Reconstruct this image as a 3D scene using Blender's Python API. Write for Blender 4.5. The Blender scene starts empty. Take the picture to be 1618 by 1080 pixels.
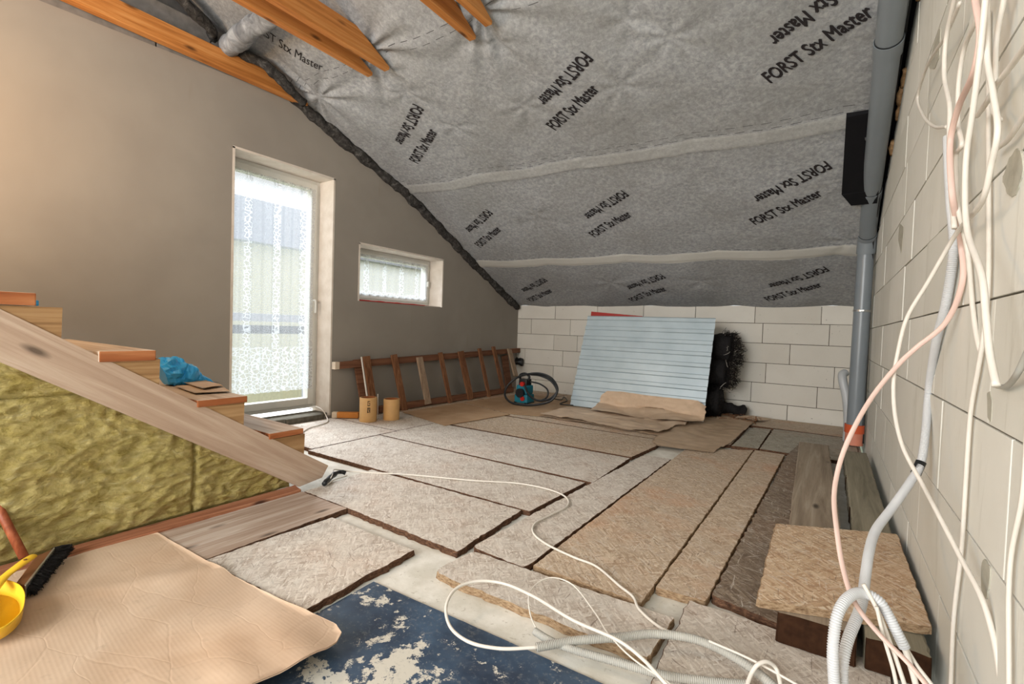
import bpy, bmesh, math, random
import numpy as np
from mathutils import Matrix, Vector, noise

random.seed(7)
rng = np.random.default_rng(7)
S = bpy.context.scene
COL = S.collection

# ------------------------------------------------------------------ camera
CAMH = 0.84
CR = np.array([0.82995, 0.55684, 0.03287])
YAW, PITCH, ROLL, FPX = -0.590260291, -0.029356449, 0.0328768393, 750.238337
def _axes():
    cy, sy, cp, sp, cr, sr = math.cos(YAW), math.sin(YAW), math.cos(PITCH), math.sin(PITCH), math.cos(ROLL), math.sin(ROLL)
    f = np.array([sy*cp, cy*cp, sp]); rt = np.array([cy, -sy, 0.0]); up = np.cross(rt, f)
    return rt*cr + up*sr, -rt*sr + up*cr, f
AR, AU, AF = _axes()
CP = np.array([0, 0, CAMH])
cam_data = bpy.data.cameras.new('camera')
cam_data.sensor_width = 36.0
cam_data.lens = FPX*36.0/1618.0
cam_data.clip_start = 0.02
cam = bpy.data.objects.new('camera', cam_data)
COL.objects.link(cam)
M = Matrix.Identity(4)
for i in range(3):
    M[i][0] = AR[i]; M[i][1] = AU[i]; M[i][2] = -AF[i]; M[i][3] = CP[i]
cam.matrix_world = M
S.camera = cam

# ------------------------------------------------------------------ world, lights, exposure
W = bpy.data.worlds.new('sky'); S.world = W; W.use_nodes = True
bg = W.node_tree.nodes['Background']
bg.inputs[0].default_value = (0.93, 0.97, 1.0, 1); bg.inputs[1].default_value = 0.95
S.view_settings.view_transform = 'Standard'
S.view_settings.look = 'None'
S.view_settings.exposure = 0.32
S.view_settings.gamma = 1.0
S.view_settings.use_curve_mapping = False

def area(name, loc, target, size, size_y, power, color):
    l = bpy.data.lights.new(name, 'AREA'); l.shape = 'RECTANGLE'; l.size = size; l.size_y = size_y
    l.energy = power; l.color = color
    o = bpy.data.objects.new(name, l); COL.objects.link(o); o.location = loc
    d = Vector(target) - Vector(loc); o.rotation_euler = d.to_track_quat('-Z', 'Y').to_euler()
    return o
# daylight from the windows of the part of the attic behind the camera
area('rear_window_light', (-1.5, -2.8, 1.6), (-1.3, 3.2, 0.9), 2.4, 1.7, 175, (1.0, 0.985, 0.96))
# open sky above the balcony, falling in through the door and the small window
area('sky_over_balcony', (-8.2, 2.6, 5.6), (-3.6, 2.8, 1.2), 4.0, 3.0, 1700, (0.90, 0.95, 1.0))
# unseen warm light added for the orange glow at the left of the gable wall
wl = bpy.data.lights.new('warm_glow_light', 'POINT'); wl.energy = 40; wl.color = (1.0, 0.62, 0.30); wl.shadow_soft_size = 0.1
wlo = bpy.data.objects.new('warm_glow_light', wl); COL.objects.link(wlo); wlo.location = (-2.95, 0.0, 1.8)

# ------------------------------------------------------------------ placement helpers (pixel -> point on a real surface)
def ray(x, y): return AF + AR*(x-809)/FPX - AU*(y-540)/FPX
def at(ax, val, x, y):
    d = ray(x, y); return CP + d*((val-CP[ax])/d[ax])
def fl(x, y, z=0.0): return at(2, z, x, y)
def dp(x, y, t): return CP + ray(x, y)*t
XL, XR, YB = -3.63, 0.265, 5.55      # left wall, right wall, back wall
XS = -2.167                          # plane of the stair stringer

# ------------------------------------------------------------------ object helpers
def tag(o, label=None, cat=None, group=None, kind=None):
    if label: o['label'] = label
    if cat: o['category'] = cat
    if group: o['group'] = group
    if kind: o['kind'] = kind
    return o
def mesh(name, verts, faces, mat, parent=None, smooth=False, label=None, cat=None, group=None, kind=None, mats=None, fmat=None):
    v = np.asarray(verts, dtype=float).reshape(-1, 3)
    base = np.array([(v[:, 0].min()+v[:, 0].max())/2, (v[:, 1].min()+v[:, 1].max())/2, v[:, 2].min()])
    me = bpy.data.meshes.new(name)
    me.from_pydata((v-base).tolist(), [], [list(map(int, f)) for f in faces])
    for m in (mats or [mat]): me.materials.append(m)
    if fmat is not None:
        me.polygons.foreach_set('material_index', np.asarray(fmat, dtype=np.int32))
    if smooth:
        me.polygons.foreach_set('use_smooth', np.ones(len(me.polygons), dtype=bool))
    me.update()
    o = bpy.data.objects.new(name, me); COL.objects.link(o)
    if parent is not None:
        o.parent = parent; base = base - WLOC[parent.name]
    o.location = base
    WLOC[o.name] = base if parent is None else base + WLOC[parent.name]
    return tag(o, label, cat, group, kind)
WLOC = {}
def thing(name, label, cat, loc, group=None, kind=None):
    o = bpy.data.objects.new(name, None); COL.objects.link(o); o.location = loc; o.empty_display_size = 0.1
    WLOC[o.name] = np.array(loc, dtype=float)
    return tag(o, label, cat, group, kind)

class MB:
    def __init__(s): s.v = []; s.f = []; s.m = []
    def add(s, v, f, m=0):
        n = len(s.v); s.v += [tuple(map(float, p)) for p in v]; s.f += [[i+n for i in q] for q in f]; s.m += [m]*len(f)
        return s
    def box(s, a, b, bev=0.0, R=None, o=None, m=0):
        a = np.array(a, float); b = np.array(b, float)
        v, f = bevbox(a, b, bev)
        if R is not None: v = (v-o) @ np.array(R).T + o
        return s.add(v, f, m)
    def build(s, name, mat, parent=None, smooth=False, **k):
        return mesh(name, s.v, s.f, mat, parent, smooth, fmat=(s.m if k.get('mats') else None), **k)
def bevbox(a, b, bev):
    if bev <= 0:
        v = np.array([[x, y, z] for x in (a[0], b[0]) for y in (a[1], b[1]) for z in (a[2], b[2])])
        f = [(0,1,3,2),(4,6,7,5),(0,4,5,1),(2,3,7,6),(0,2,6,4),(1,5,7,3)]
        return v, f
    bm = bmesh.new(); bmesh.ops.create_cube(bm, size=1)
    for q in bm.verts: q.co = Vector(((a[i]+b[i])/2 + q.co[i]*(b[i]-a[i]) for i in range(3)))
    bmesh.ops.bevel(bm, geom=list(bm.edges), offset=bev, segments=2, affect='EDGES', profile=0.6)
    v = np.array([list(q.co) for q in bm.verts]); bm.verts.index_update()
    f = [[q.index for q in p.verts] for p in bm.faces]; bm.free()
    return v, f
def rotz(a): c, s = math.cos(a), math.sin(a); return np.array([[c,-s,0],[s,c,0],[0,0,1]])
def beam(p, q, w, h, bev=0.003, up=(0,0,1), n=1, jit=0.0):
    """bar with rectangular section from p to q; w across, h along 'up'"""
    p = np.array(p, float); q = np.array(q, float); d = q-p; L = np.linalg.norm(d); d /= L
    u = np.array(up, float); s = np.cross(d, u); s /= np.linalg.norm(s); u = np.cross(s, d)
    v, f = bevbox(np.array([0, -w/2, -h/2]), np.array([L, w/2, h/2]), bev)
    if jit: v = v + rng.normal(0, jit, v.shape)
    return p + v[:, :1]*d + v[:, 1:2]*s + v[:, 2:3]*u, f

def catmull(P, n=8):
    P = [np.array(p, float) for p in P]
    P = [2*P[0]-P[1]] + P + [2*P[-1]-P[-2]]
    out = []
    for i in range(1, len(P)-2):
        p0, p1, p2, p3 = P[i-1:i+3]
        # centripetal parametrisation
        t0 = 0; t1 = t0+max(np.linalg.norm(p1-p0), 1e-6)**.5; t2 = t1+max(np.linalg.norm(p2-p1), 1e-6)**.5; t3 = t2+max(np.linalg.norm(p3-p2), 1e-6)**.5
        for k in range(n):
            t = t1+(t2-t1)*k/n
            A1 = (t1-t)/(t1-t0)*p0+(t-t0)/(t1-t0)*p1; A2 = (t2-t)/(t2-t1)*p1+(t-t1)/(t2-t1)*p2; A3 = (t3-t)/(t3-t2)*p2+(t-t2)/(t3-t2)*p3
            B1 = (t2-t)/(t2-t0)*A1+(t-t0)/(t2-t0)*A2; B2 = (t3-t)/(t3-t1)*A2+(t-t1)/(t3-t1)*A3
            out.append((t2-t)/(t2-t1)*B1+(t-t1)/(t2-t1)*B2)
    out.append(P[-2]); return np.array(out)
def sweep(path, rad, ns=10, flat=1.0, cap=True, close=False):
    path = np.asarray(path); n = len(path); rad = np.broadcast_to(rad, (n,))
    T = np.gradient(path, axis=0); T /= (np.linalg.norm(T, axis=1, keepdims=True)+1e-12)
    r = np.array([0, 0, 1.0]) if abs(T[0][2]) < .9 else np.array([1.0, 0, 0])
    u = np.cross(T[0], r); u /= np.linalg.norm(u)
    a = np.linspace(0, 2*math.pi, ns, endpoint=False); V = []
    for i in range(n):
        u = u - T[i]*(u @ T[i]); u /= np.linalg.norm(u); w = np.cross(T[i], u)
        V.append(path[i] + rad[i]*(np.cos(a)[:, None]*u + flat*np.sin(a)[:, None]*w))
    V = np.concatenate(V); F = []
    for i in range(n-1):
        for k in range(ns):
            k2 = (k+1) % ns; F.append((i*ns+k, i*ns+k2, (i+1)*ns+k2, (i+1)*ns+k))
    if cap: F.append(tuple(range(ns))[::-1]); F.append(tuple((n-1)*ns+k for k in range(ns)))
    return V, F
def resample(P, step):
    d = np.r_[0, np.cumsum(np.linalg.norm(np.diff(P, axis=0), axis=1))]
    n = max(2, int(d[-1]/step)); t = np.linspace(0, d[-1], n)
    return np.stack([np.interp(t, d, P[:, i]) for i in range(3)], 1)
def cable(name, pts, r, mat, label, cat='cable', flat=1.0, parent=None, group=None):
    P = catmull(pts, 10); V, F = sweep(P, r, 10, flat)
    return mesh(name, V, F, mat, parent, True, label=label, cat=cat, group=group)
def conduit(name, pts, r, mat, label, group=None):
    P = resample(catmull(pts, 14), 0.0012)
    n = len(P); ph = (np.arange(n) % 4); rad = r*np.choose(ph, [1.0, 1.0, 0.86, 0.86])
    V, F = sweep(P, rad, 12)
    return mesh(name, V, F, mat, None, True, label=label, cat='conduit', group=group)

def roundpoly(P, rad):
    P = [np.array(p[:2], float) for p in P]; n = len(P); out = []
    for i in range(n):
        r = rad[i] if hasattr(rad, '__len__') else rad
        a, b, c = P[i-1], P[i], P[(i+1) % n]
        if r <= 0: out.append(b); continue
        d1 = a-b; d2 = c-b; l1 = np.linalg.norm(d1); l2 = np.linalg.norm(d2)
        rr = min(r, l1/2.2, l2/2.2); p = b+d1/l1*rr; q = b+d2/l2*rr
        for t in np.linspace(0, 1, 5): out.append((1-t)**2*p+2*t*(1-t)*b+t*t*q)
    return out
def slab(name, P, z0, z1, mat, jit=0.0015, bev=0.0025, rad=0.006, seg=0.022, tilt=None, parent=None, mats=None, **k):
    """a board lying flat: outline P, bottom z0, top z1, worn edges"""
    P = roundpoly(P, rad); pts = []
    for i in range(len(P)):
        a, b = P[i], P[(i+1) % len(P)]; n = max(1, int(np.linalg.norm(b-a)/seg))
        for j in range(n): pts.append(a+(b-a)*j/n)
    pts = np.array(pts); area2 = np.sum(pts[:, 0]*np.roll(pts[:, 1], -1)-np.roll(pts[:, 0], -1)*pts[:, 1])
    if area2 < 0: pts = pts[::-1]
    sp_ = np.minimum(np.linalg.norm(pts-np.roll(pts, 1, 0), axis=1), np.linalg.norm(pts-np.roll(pts, -1, 0), axis=1))[:, None]
    pts = pts + np.clip(rng.normal(0, 1, pts.shape), -2, 2)*np.minimum(jit, sp_*.12); n = len(pts)
    t = np.roll(pts, -1, 0)-np.roll(pts, 1, 0); nn = np.stack([t[:, 1], -t[:, 0]], 1); nn /= np.linalg.norm(nn, axis=1, keepdims=True)
    low = pts + rng.normal(0, jit*.8, pts.shape); ins = pts - nn*np.minimum(bev, sp_*.45)
    tz = (lambda x, y: 0.0) if tilt is None else tilt
    V = [(x, y, z0+tz(x, y)) for x, y in low] + [(x, y, z1-bev*.8+tz(x, y)) for x, y in pts] + [(x, y, z1+tz(x, y)) for x, y in ins]
    F = [tuple(range(n))[::-1]]; fm = [0]
    for L in (0, 1):
        for i in range(n):
            j = (i+1) % n; F.append((L*n+i, L*n+j, (L+1)*n+j, (L+1)*n+i)); fm.append(1 if mats else 0)
    F.append(tuple(range(2*n, 3*n))); fm.append(0)
    return mesh(name, V, F, mat, parent, mats=mats, fmat=(fm if mats else None), **k)

# ------------------------------------------------------------------ materials
def lin(c):
    return tuple(((x/255)/12.92 if x/255 <= 0.04045 else ((x/255+0.055)/1.055)**2.4) for x in c) + (1.0,)
class NT:
    def __init__(s, name, rough=0.7, spec=0.3):
        s.m = bpy.data.materials.new(name); s.m.use_nodes = True; s.t = s.m.node_tree; s.n = s.t.nodes; s.l = s.t.links
        s.b = s.n['Principled BSDF']; s.b.inputs['Roughness'].default_value = rough
        s.b.inputs['Specular IOR Level'].default_value = spec
        s.tc = s.n.new('ShaderNodeTexCoord')
    def link(s, a, b): s.l.new(a, b); return s
    def mapping(s, scale=(1,1,1), rot=(0,0,0), loc=(0,0,0), src='Object', vec=None):
        m = s.n.new('ShaderNodeMapping'); m.inputs['Scale'].default_value = scale; m.inputs['Rotation'].default_value = rot; m.inputs['Location'].default_value = loc
        s.link(vec if vec is not None else s.tc.outputs[src], m.inputs[0]); return m.outputs[0]
    def noise(s, vec, scale=5, detail=4, rough=.55, dist=0.0, out='Fac'):
        n = s.n.new('ShaderNodeTexNoise'); n.inputs['Scale'].default_value = scale; n.inputs['Detail'].default_value = detail
        n.inputs['Roughness'].default_value = rough; n.inputs['Distortion'].default_value = dist
        s.link(vec, n.inputs['Vector']); return n.outputs[out]
    def voro(s, vec, scale=5, feature='F1', out='Distance', rand=1.0):
        n = s.n.new('ShaderNodeTexVoronoi'); n.feature = feature; n.inputs['Scale'].default_value = scale; n.inputs['Randomness'].default_value = rand
        s.link(vec, n.inputs['Vector']); return n.outputs[out]
    def ramp(s, fac, stops, interp='LINEAR'):
        n = s.n.new('ShaderNodeValToRGB'); e = n.color_ramp.elements; n.color_ramp.interpolation = interp
        while len(e) < len(stops): e.new(0.5)
        for q, (p, c) in zip(e, stops):
            q.position = p; q.color = c if len(c) == 4 else tuple(c)+(1,)
        s.link(fac, n.inputs[0]); return n.outputs[0]
    def bw(s, fac, a, b, v0=0.0, v1=1.0): return s.ramp(fac, [(a, (v0,)*3), (b, (v1,)*3)])
    def mix(s, fac, a, b, mode='MIX'):
        n = s.n.new('ShaderNodeMix'); n.data_type = 'RGBA'; n.blend_type = mode
        for v, i in ((fac, 0), (a, 6), (b, 7)):
            if isinstance(v, (int, float)): n.inputs[i].default_value = v
            elif isinstance(v, tuple): n.inputs[i].default_value = v
            else: s.link(v, n.inputs[i])
        return n.outputs[2]
    def math(s, op, a, b=None, c=None):
        n = s.n.new('ShaderNodeMath'); n.operation = op
        for i, v in enumerate((a, b, c)):
            if v is None: continue
            if isinstance(v, (int, float)): n.inputs[i].default_value = v
            else: s.link(v, n.inputs[i])
        return n.outputs[0]
    def wobble(s, v, k=.012, sc=9):
        n = s.n.new('ShaderNodeTexNoise'); n.inputs['Scale'].default_value = sc; s.link(v, n.inputs['Vector'])
        a = s.n.new('ShaderNodeVectorMath'); a.operation = 'MULTIPLY_ADD'; s.link(n.outputs['Color'], a.inputs[0]); a.inputs[1].default_value = (k*2,)*3; s.link(v, a.inputs[2]); return a.outputs[0]
    def sep(s, vec):
        n = s.n.new('ShaderNodeSeparateXYZ'); s.link(vec, n.inputs[0]); return n.outputs
    def world(s):
        g = s.n.new('ShaderNodeNewGeometry'); return g.outputs['Position']
    def rnd(s, which='Random Per Island'):
        g = s.n.new('ShaderNodeNewGeometry'); return g.outputs[which]
    def objrnd(s):
        g = s.n.new('ShaderNodeObjectInfo'); return g.outputs['Random']
    def color(s, c):
        if isinstance(c, tuple): s.b.inputs['Base Color'].default_value = c
        else: s.link(c, s.b.inputs['Base Color'])
        return s
    def bump(s, h, strength=.3, dist=.01):
        n = s.n.new('ShaderNodeBump'); n.inputs['Strength'].default_value = strength; n.inputs['Distance'].default_value = dist
        s.link(h, n.inputs['Height'])
        if s.b.inputs['Normal'].is_linked:
            prev = s.b.inputs['Normal'].links[0].from_socket; s.link(prev, n.inputs['Normal'])
        s.link(n.outputs[0], s.b.inputs['Normal']); return s
    def rough(s, r): s.link(r, s.b.inputs['Roughness']); return s

def plain(name, c, rough=.6, spec=.3, metal=0.0, var=0.08, sc=12):
    t = NT(name, rough, spec); n = t.noise(t.mapping(), sc, 3)
    d = tuple(x*(1-var*2) for x in c[:3])+(1,)
    t.color(t.mix(t.bw(n, .3, .7), d, c)); t.b.inputs['Metallic'].default_value = metal
    t.bump(n, .08, .002); return t.m

def osb(name, tones, dirt, warm=.25):
    t = NT(name, .62, .25); v = t.world(); r = t.objrnd()
    off = t.n.new('ShaderNodeVectorMath'); off.operation = 'ADD'; t.link(v, off.inputs[0])
    cx = t.n.new('ShaderNodeCombineXYZ'); t.link(t.math('MULTIPLY', r, 13.7), cx.inputs[0]); t.link(t.math('MULTIPLY', r, 7.1), cx.inputs[1]); t.link(cx.outputs[0], off.inputs[1])
    v = off.outputs[0]
    layers = []; hs = []
    for i, (ang, sx, sy) in enumerate(((0.25, 17, 120), (1.25, 21, 130), (-0.75, 18, 110), (2.2, 24, 140), (.8, 30, 170))):
        m = t.mapping((sx, sy, 40), (0, 0, 0), (i*3.1, i*1.7, 0), vec=t.mapping((1, 1, 1), (0, 0, ang), vec=t.wobble(v)))
        col = t.voro(m, 1, out='Color'); e = t.voro(m, 1, 'DISTANCE_TO_EDGE')
        sp = t.sep(col); layers.append((sp[0], sp[1], e))
    val = layers[0][0]; edge = layers[0][2]
    for a, b, e in layers[1:]:
        k = t.math('GREATER_THAN', b, .5)
        val = t.mix(k, val, a); edge = t.mix(k, edge, e)
    c = t.ramp(val, [(0, tones[0]), (.35, tones[1]), (.7, tones[2]), (1, tones[3])])
    ed = t.bw(edge, 0.0, .06, .72, 1.0)
    c = t.mix(1.0, c, ed, 'MULTIPLY')
    big = t.noise(v, 2.2, 4, .6, .4)
    c = t.mix(t.bw(big, .52, .72, 0, warm), c, lin((196, 138, 96)))
    med = t.noise(v, 9, 6, .7)
    c = t.mix(t.bw(med, .42, .62, 0, dirt[1]), c, dirt[0])
    spk = t.noise(v, 120, 2, .5); c = t.mix(t.bw(spk, .68, .74, 0, .6), c, lin((70, 58, 50)))
    scr = t.noise(t.mapping((3, 14, 3), vec=t.mapping((1, 1, 1), (0, 0, .6), vec=v)), 3, 6, .8, 1.5); c = t.mix(t.bw(scr, .56, .6, 0, .35), c, lin((222, 218, 210)))
    for i, a_ in enumerate((.3, 1.5, -.8)):
        st = t.noise(t.mapping((9, 130, 9), (0, 0, 0), (i*4.0, 0, 0), vec=t.mapping((1, 1, 1), (0, 0, a_), vec=t.wobble(v, .02, 6))), 1.0, 3, .6)
        c = t.mix(t.bw(st, .655, .70, 0, .55), c, lin((96, 78, 64)))
        c = t.mix(t.bw(st, .31, .35, .45, 0), c, lin((232, 226, 214)))
    t.color(c)
    t.bump(val, .3, .002); t.bump(edge, .25, .002); t.bump(spk, .1, .002)
    return t.m
OT1 = [lin((170,156,142)), lin((190,178,166)), lin((206,196,184)), lin((222,214,204))]
OT2 = [lin((160,138,114)), lin((184,162,138)), lin((200,180,156)), lin((216,200,178))]
OT3 = [lin((104,88,74)), lin((126,110,94)), lin((142,126,108)), lin((158,144,126))]
M_OSB = osb('osb_dusty', OT1, (lin((214,208,198)), .6), .18)
M_OSBW = osb('osb_warm', OT2, (lin((190,172,152)), .5), .55)
M_OSBD = osb('osb_dark', OT3, (lin((120,104,88)), .5), .15)
M_OSBG = osb('osb_grey', [lin((130,124,108)), lin((156,150,134)), lin((170,164,148)), lin((186,180,164))], (lin((176,172,160)), .6), .25)
t = NT('board_edge', .85, .1); n = t.noise(t.mapping((1, 1, 3)), 60, 4, .7)
t.color(t.ramp(n, [(.3, lin((52,36,28))), (.55, lin((98,72,56))), (.75, lin((140,108,84)))])); t.bump(n, .8, .004); M_EDGE = t.m
t = NT('board_edge_light', .85, .1); n = t.noise(t.mapping((1, 1, 3)), 60, 4, .7)
t.color(t.ramp(n, [(.3, lin((104,78,56))), (.55, lin((160,136,108))), (.75, lin((186,166,138)))])); t.bump(n, .8, .004); M_EDGEL = t.m

def wood(name, a, b, c, axis='Y', rough=.6, grain=1.0, knots=True, spec=.3, src='world', bump=.25, rx=0.0):
    t = NT(name, rough, spec); v = t.world() if src == 'world' else t.tc.outputs['Object']; r = t.objrnd()
    sc = {'X': (1.2, 26, 26), 'Y': (26, 1.2, 26), 'Z': (26, 26, 1.2)}[axis]
    cx = t.n.new('ShaderNodeCombineXYZ')
    for i in range(3): t.link(t.math('MULTIPLY', r, 5.3+i*2.9), cx.inputs[i])
    ad = t.n.new('ShaderNodeVectorMath'); ad.operation = 'ADD'; t.link(v, ad.inputs[0]); t.link(cx.outputs[0], ad.inputs[1]); v = ad.outputs[0]
    if rx: v = t.mapping((1, 1, 1), (rx, 0, 0), vec=v)
    m = t.mapping(sc, vec=v)
    n1 = t.noise(m, 1.0, 5, .6, 1.2); fine = t.noise(m, 5.0, 4, .7, .3)
    col = t.ramp(n1, [(.28, a), (.5, b), (.72, c)])
    col = t.mix(t.bw(fine, .35, .65, .22*grain, 0), col, a)
    if knots:
        mk = t.mapping(tuple(9 if s_ > 5 else 3.0 for s_ in sc), vec=v); k = t.voro(mk, 1.0)
        col = t.mix(t.bw(k, .05, .15, .9, 0), col, tuple(x*.25 for x in a[:3])+(1,))
    t.color(col); t.bump(fine, bump, .003); t.bump(n1, bump*.6, .004); return t.m
M_BEAM = wood('beam_pine', lin((150,92,42)), lin((190,124,62)), lin((210,152,90)), 'Y')
M_PLANK = wood('plank_weathered', lin((120,106,90)), lin((154,140,122)), lin((176,164,146)), 'Y', .8)
M_PLANKG = wood('plank_greenish', lin((108,102,86)), lin((138,132,114)), lin((160,152,132)), 'Y', .8)
M_STRING = wood('stringer_wood', lin((168,142,122)), lin((186,162,142)), lin((204,184,166)), 'Y', .75, grain=.5, rx=.57)
M_BLOCK = wood('stair_block_wood', lin((126,92,58)), lin((164,128,88)), lin((190,156,114)), 'Y', .75)
M_TREAD = wood('tread_wood', lin((160,140,122)), lin((190,172,154)), lin((208,194,178)), 'X', .8, knots=False)
M_TREADEND = wood('tread_cut_end', lin((112,62,34)), lin((160,94,54)), lin((190,126,82)), 'Y', .7, knots=False)
M_LADR = wood('ladder_rail', lin((86,54,38)), lin((122,82,60)), lin((148,108,82)), 'Y', .7)
M_RUNG = wood('ladder_rung', lin((88,54,34)), lin((126,84,56)), lin((152,112,80)), 'Z', .75)
M_RUNGG = wood('ladder_rung_grey', lin((124,102,84)), lin((156,134,112)), lin((176,156,134)), 'Z', .8)
M_BATTEN = wood('batten_red', lin((122,74,50)), lin((164,108,78)), lin((186,136,106)), 'Y', .8)
M_STRIPB = wood('dusty_plank', lin((146,122,104)), lin((176,156,140)), lin((204,192,180)), 'Y', .75)
M_ENDG = plain('dark_end_grain', lin((62,40,26)), .9, .1, var=.25, sc=40)
M_HANDLE = wood('broom_pole', lin((110,50,26)), lin((160,84,50)), lin((190,116,78)), 'Z', .45, knots=False, spec=.5)

def card(name, c0, c1, lines=True, scale=1.0, rot=0.0):
    t = NT(name, .62, .3); v = t.world(); n = t.noise(v, 3.0*scale, 5, .6, .5); n2 = t.noise(v, 40, 3)
    c = t.mix(t.bw(n, .35, .65), c0, c1); c = t.mix(t.bw(n2, .6, .75, 0, .25), c, tuple(x*.6 for x in c0[:3])+(1,))
    st = t.noise(v, 2.2, 3, .5); c = t.mix(t.bw(st, .58, .7, 0, .35), c, tuple(x*.72 for x in c0[:3])+(1,))
    t.color(c)
    if lines:
        m = t.mapping((1,1,1), (0,0,rot), vec=v); w = t.n.new('ShaderNodeTexWave'); w.wave_type = 'BANDS'; w.bands_direction = 'Y'
        w.inputs['Scale'].default_value = 34; w.inputs['Distortion'].default_value = .6; t.link(m, w.inputs[0]); t.bump(w.outputs['Fac'], .06, .0015); cr = t.voro(t.mapping((2.2, 5, 1), vec=t.wobble(v, .05, 5)), 1.6, 'DISTANCE_TO_EDGE'); t.bump(t.bw(cr, 0, .02), .12, .003)
    t.bump(n2, .1, .002); return t.m
M_CARD = card('cardboard', lin((190,162,136)), lin((208,184,160)), True, rot=.08)
M_CARDB = card('cardboard_far', lin((176,152,126)), lin((192,168,142)), False)
M_KRAFT = card('kraft_paper', lin((190,164,138)), lin((208,184,158)), False)
M_HARD = card('hardboard', lin((164,132,100)), lin((184,154,122)), False)

t = NT('plaster', .85, .15); v = t.world(); n = t.noise(v, .9, 4, .6, .3); n2 = t.noise(v, 25, 4, .6)
c = t.mix(t.bw(n, .35, .65), lin((142,136,128)), lin((154,148,139))); c = t.mix(t.bw(n2, .62, .8, 0, .2), c, lin((150,142,130)))
sc_ = t.noise(t.mapping((6, 6, .8), vec=v), 2, 3, .5); c = t.mix(t.bw(sc_, .70, .78, 0, .25), c, lin((140,128,114)))
t.color(c); t.bump(n2, .06, .002); t.bump(n, .15, .01); M_PLAST = t.m
t = NT('reveal_plaster', .85, .15); n = t.noise(t.world(), 12, 4); t.color(t.mix(t.bw(n, .3, .7), lin((206,196,184)), lin((222,214,204)))); t.bump(n, .1, .003); M_REV = t.m
t = NT('aerated_block', .9, .1); v = t.world(); r = t.rnd(); n = t.noise(v, 3, 4); p = t.noise(v, 55, 4, .7)
c = t.mix(r, lin((206,202,192)), lin((224,221,212))); c = t.mix(t.bw(n, .4, .7, 0, .25), c, lin((190,184,172)))
g = t.noise(v, 20, 5, .7); c = t.mix(t.bw(g, .64, .72, 0, .6), c, lin((146,138,124)))
pt = t.noise(v, 38, 2, .5); c = t.mix(t.bw(pt, .73, .77, 0, .7), c, lin((96,88,78)))
t.color(c); t.bump(p, .25, .003); M_AAC = t.m
t = NT('aerated_block_right', .9, .1); v = t.world(); r = t.rnd(); n = t.noise(v, 3, 4); p = t.noise(v, 55, 4, .7)
c = t.mix(r, lin((214,213,204)), lin((228,227,219))); c = t.mix(t.bw(n, .45, .7, 0, .3), c, lin((200,198,186)))
sm = t.noise(t.mapping((8, 8, 1.2), vec=v), 1.6, 5, .7, .6); c = t.mix(t.bw(sm, .58, .70, 0, .35), c, lin((168,164,148)))
t.color(c); t.bump(p, .15, .002); t.bump(sm, .2, .004); M_AACR = t.m
M_MORT = plain('mortar_dark', lin((112,104,94)), .95, .05, var=.3, sc=40)
M_MORTL = plain('mortar_grey', lin((112,108,98)), .95, .05, var=.2, sc=30)
M_PATCH = plain('mortar_smear', lin((190,187,173)), .95, .05, var=.12, sc=30)
M_FOAM = plain('orange_foam', lin((200,160,118)), .9, .1, var=.25, sc=40)
t = NT('subfloor', .8, .2); v = t.world(); n = t.noise(v, 8, 5, .65); n2 = t.noise(v, 60, 3)
c = t.mix(t.bw(n, .4, .65), lin((206,203,192)), lin((228,226,218))); c = t.mix(t.bw(n2, .64, .74, 0, .5), c, lin((150,142,124)))
t.color(c); t.bump(n2, .2, .003); M_SUB = t.m
M_BLACK = plain('black_void', (.006,.006,.008,1), .8, .2)
M_GREYBLK = plain('grey_block', lin((132,128,124)), .9, .1, var=.15, sc=20)

# roof membrane with stitched dashed seams
t = NT('roof_membrane', .75, .25); v = t.world(); sp = t.sep(v)
n = t.noise(v, 38, 5, .7, .4); nb = t.noise(v, 2.0, 4, .6); nf = t.noise(v, 130, 3, .6)
c = t.ramp(n, [(.3, lin((128,131,135))), (.5, lin((156,159,162))), (.72, lin((186,188,190)))])
c = t.mix(t.bw(nb, .35, .7, 0, .45), c, lin((124,123,118))); c = t.mix(t.bw(nf, .55, .8, 0, .25), c, lin((196,196,192)))
def band(y0, y1):
    a = t.math('GREATER_THAN', sp[1], y0); b = t.math('LESS_THAN', sp[1], y1); return t.math('MULTIPLY', a, b)
xs = t.math('MULTIPLY', sp[0], .03)     # seams run a touch askew
yy = t.math('SUBTRACT', sp[1], xs)
def bandy(y0, y1):
    a = t.math('GREATER_THAN', yy, y0); b = t.math('LESS_THAN', yy, y1); return t.math('MULTIPLY', a, b)
c = t.mix(t.math('MULTIPLY', bandy(4.605, 4.735), .8), c, lin((206,205,198)))
c = t.mix(t.math('MULTIPLY', bandy(3.425, 3.53), .25), c, lin((200,200,194)))
for y0, per, ph in ((3.37, .105, 0), (3.412, .105, .5), (4.592, .09, .2), (2.195, .11, .4), (2.245, .11, .1)):
    fr = t.math('FRACT', t.math('ADD', t.math('DIVIDE', sp[0], per), ph)); on = t.math('LESS_THAN', fr, .55)
    ln = t.math('MULTIPLY', bandy(y0, y0+.0035), on); c = t.mix(t.math('MULTIPLY', ln, .85), c, lin((50,48,50)))
t.color(c); t.bump(n, .35, .002); M_MEMB = t.m
M_INK = plain('printed_ink', lin((46,42,44)), .7, .2, var=.15, sc=60)
t = NT('grey_fleece', .95, .05); n = t.noise(t.world(), 26, 6, .75, .6); t.color(t.ramp(n, [(.3, lin((28,28,28))), (.55, lin((72,70,68))), (.8, lin((128,126,122)))])); t.bump(n, .9, .01); M_FLEECE = t.m
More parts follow.
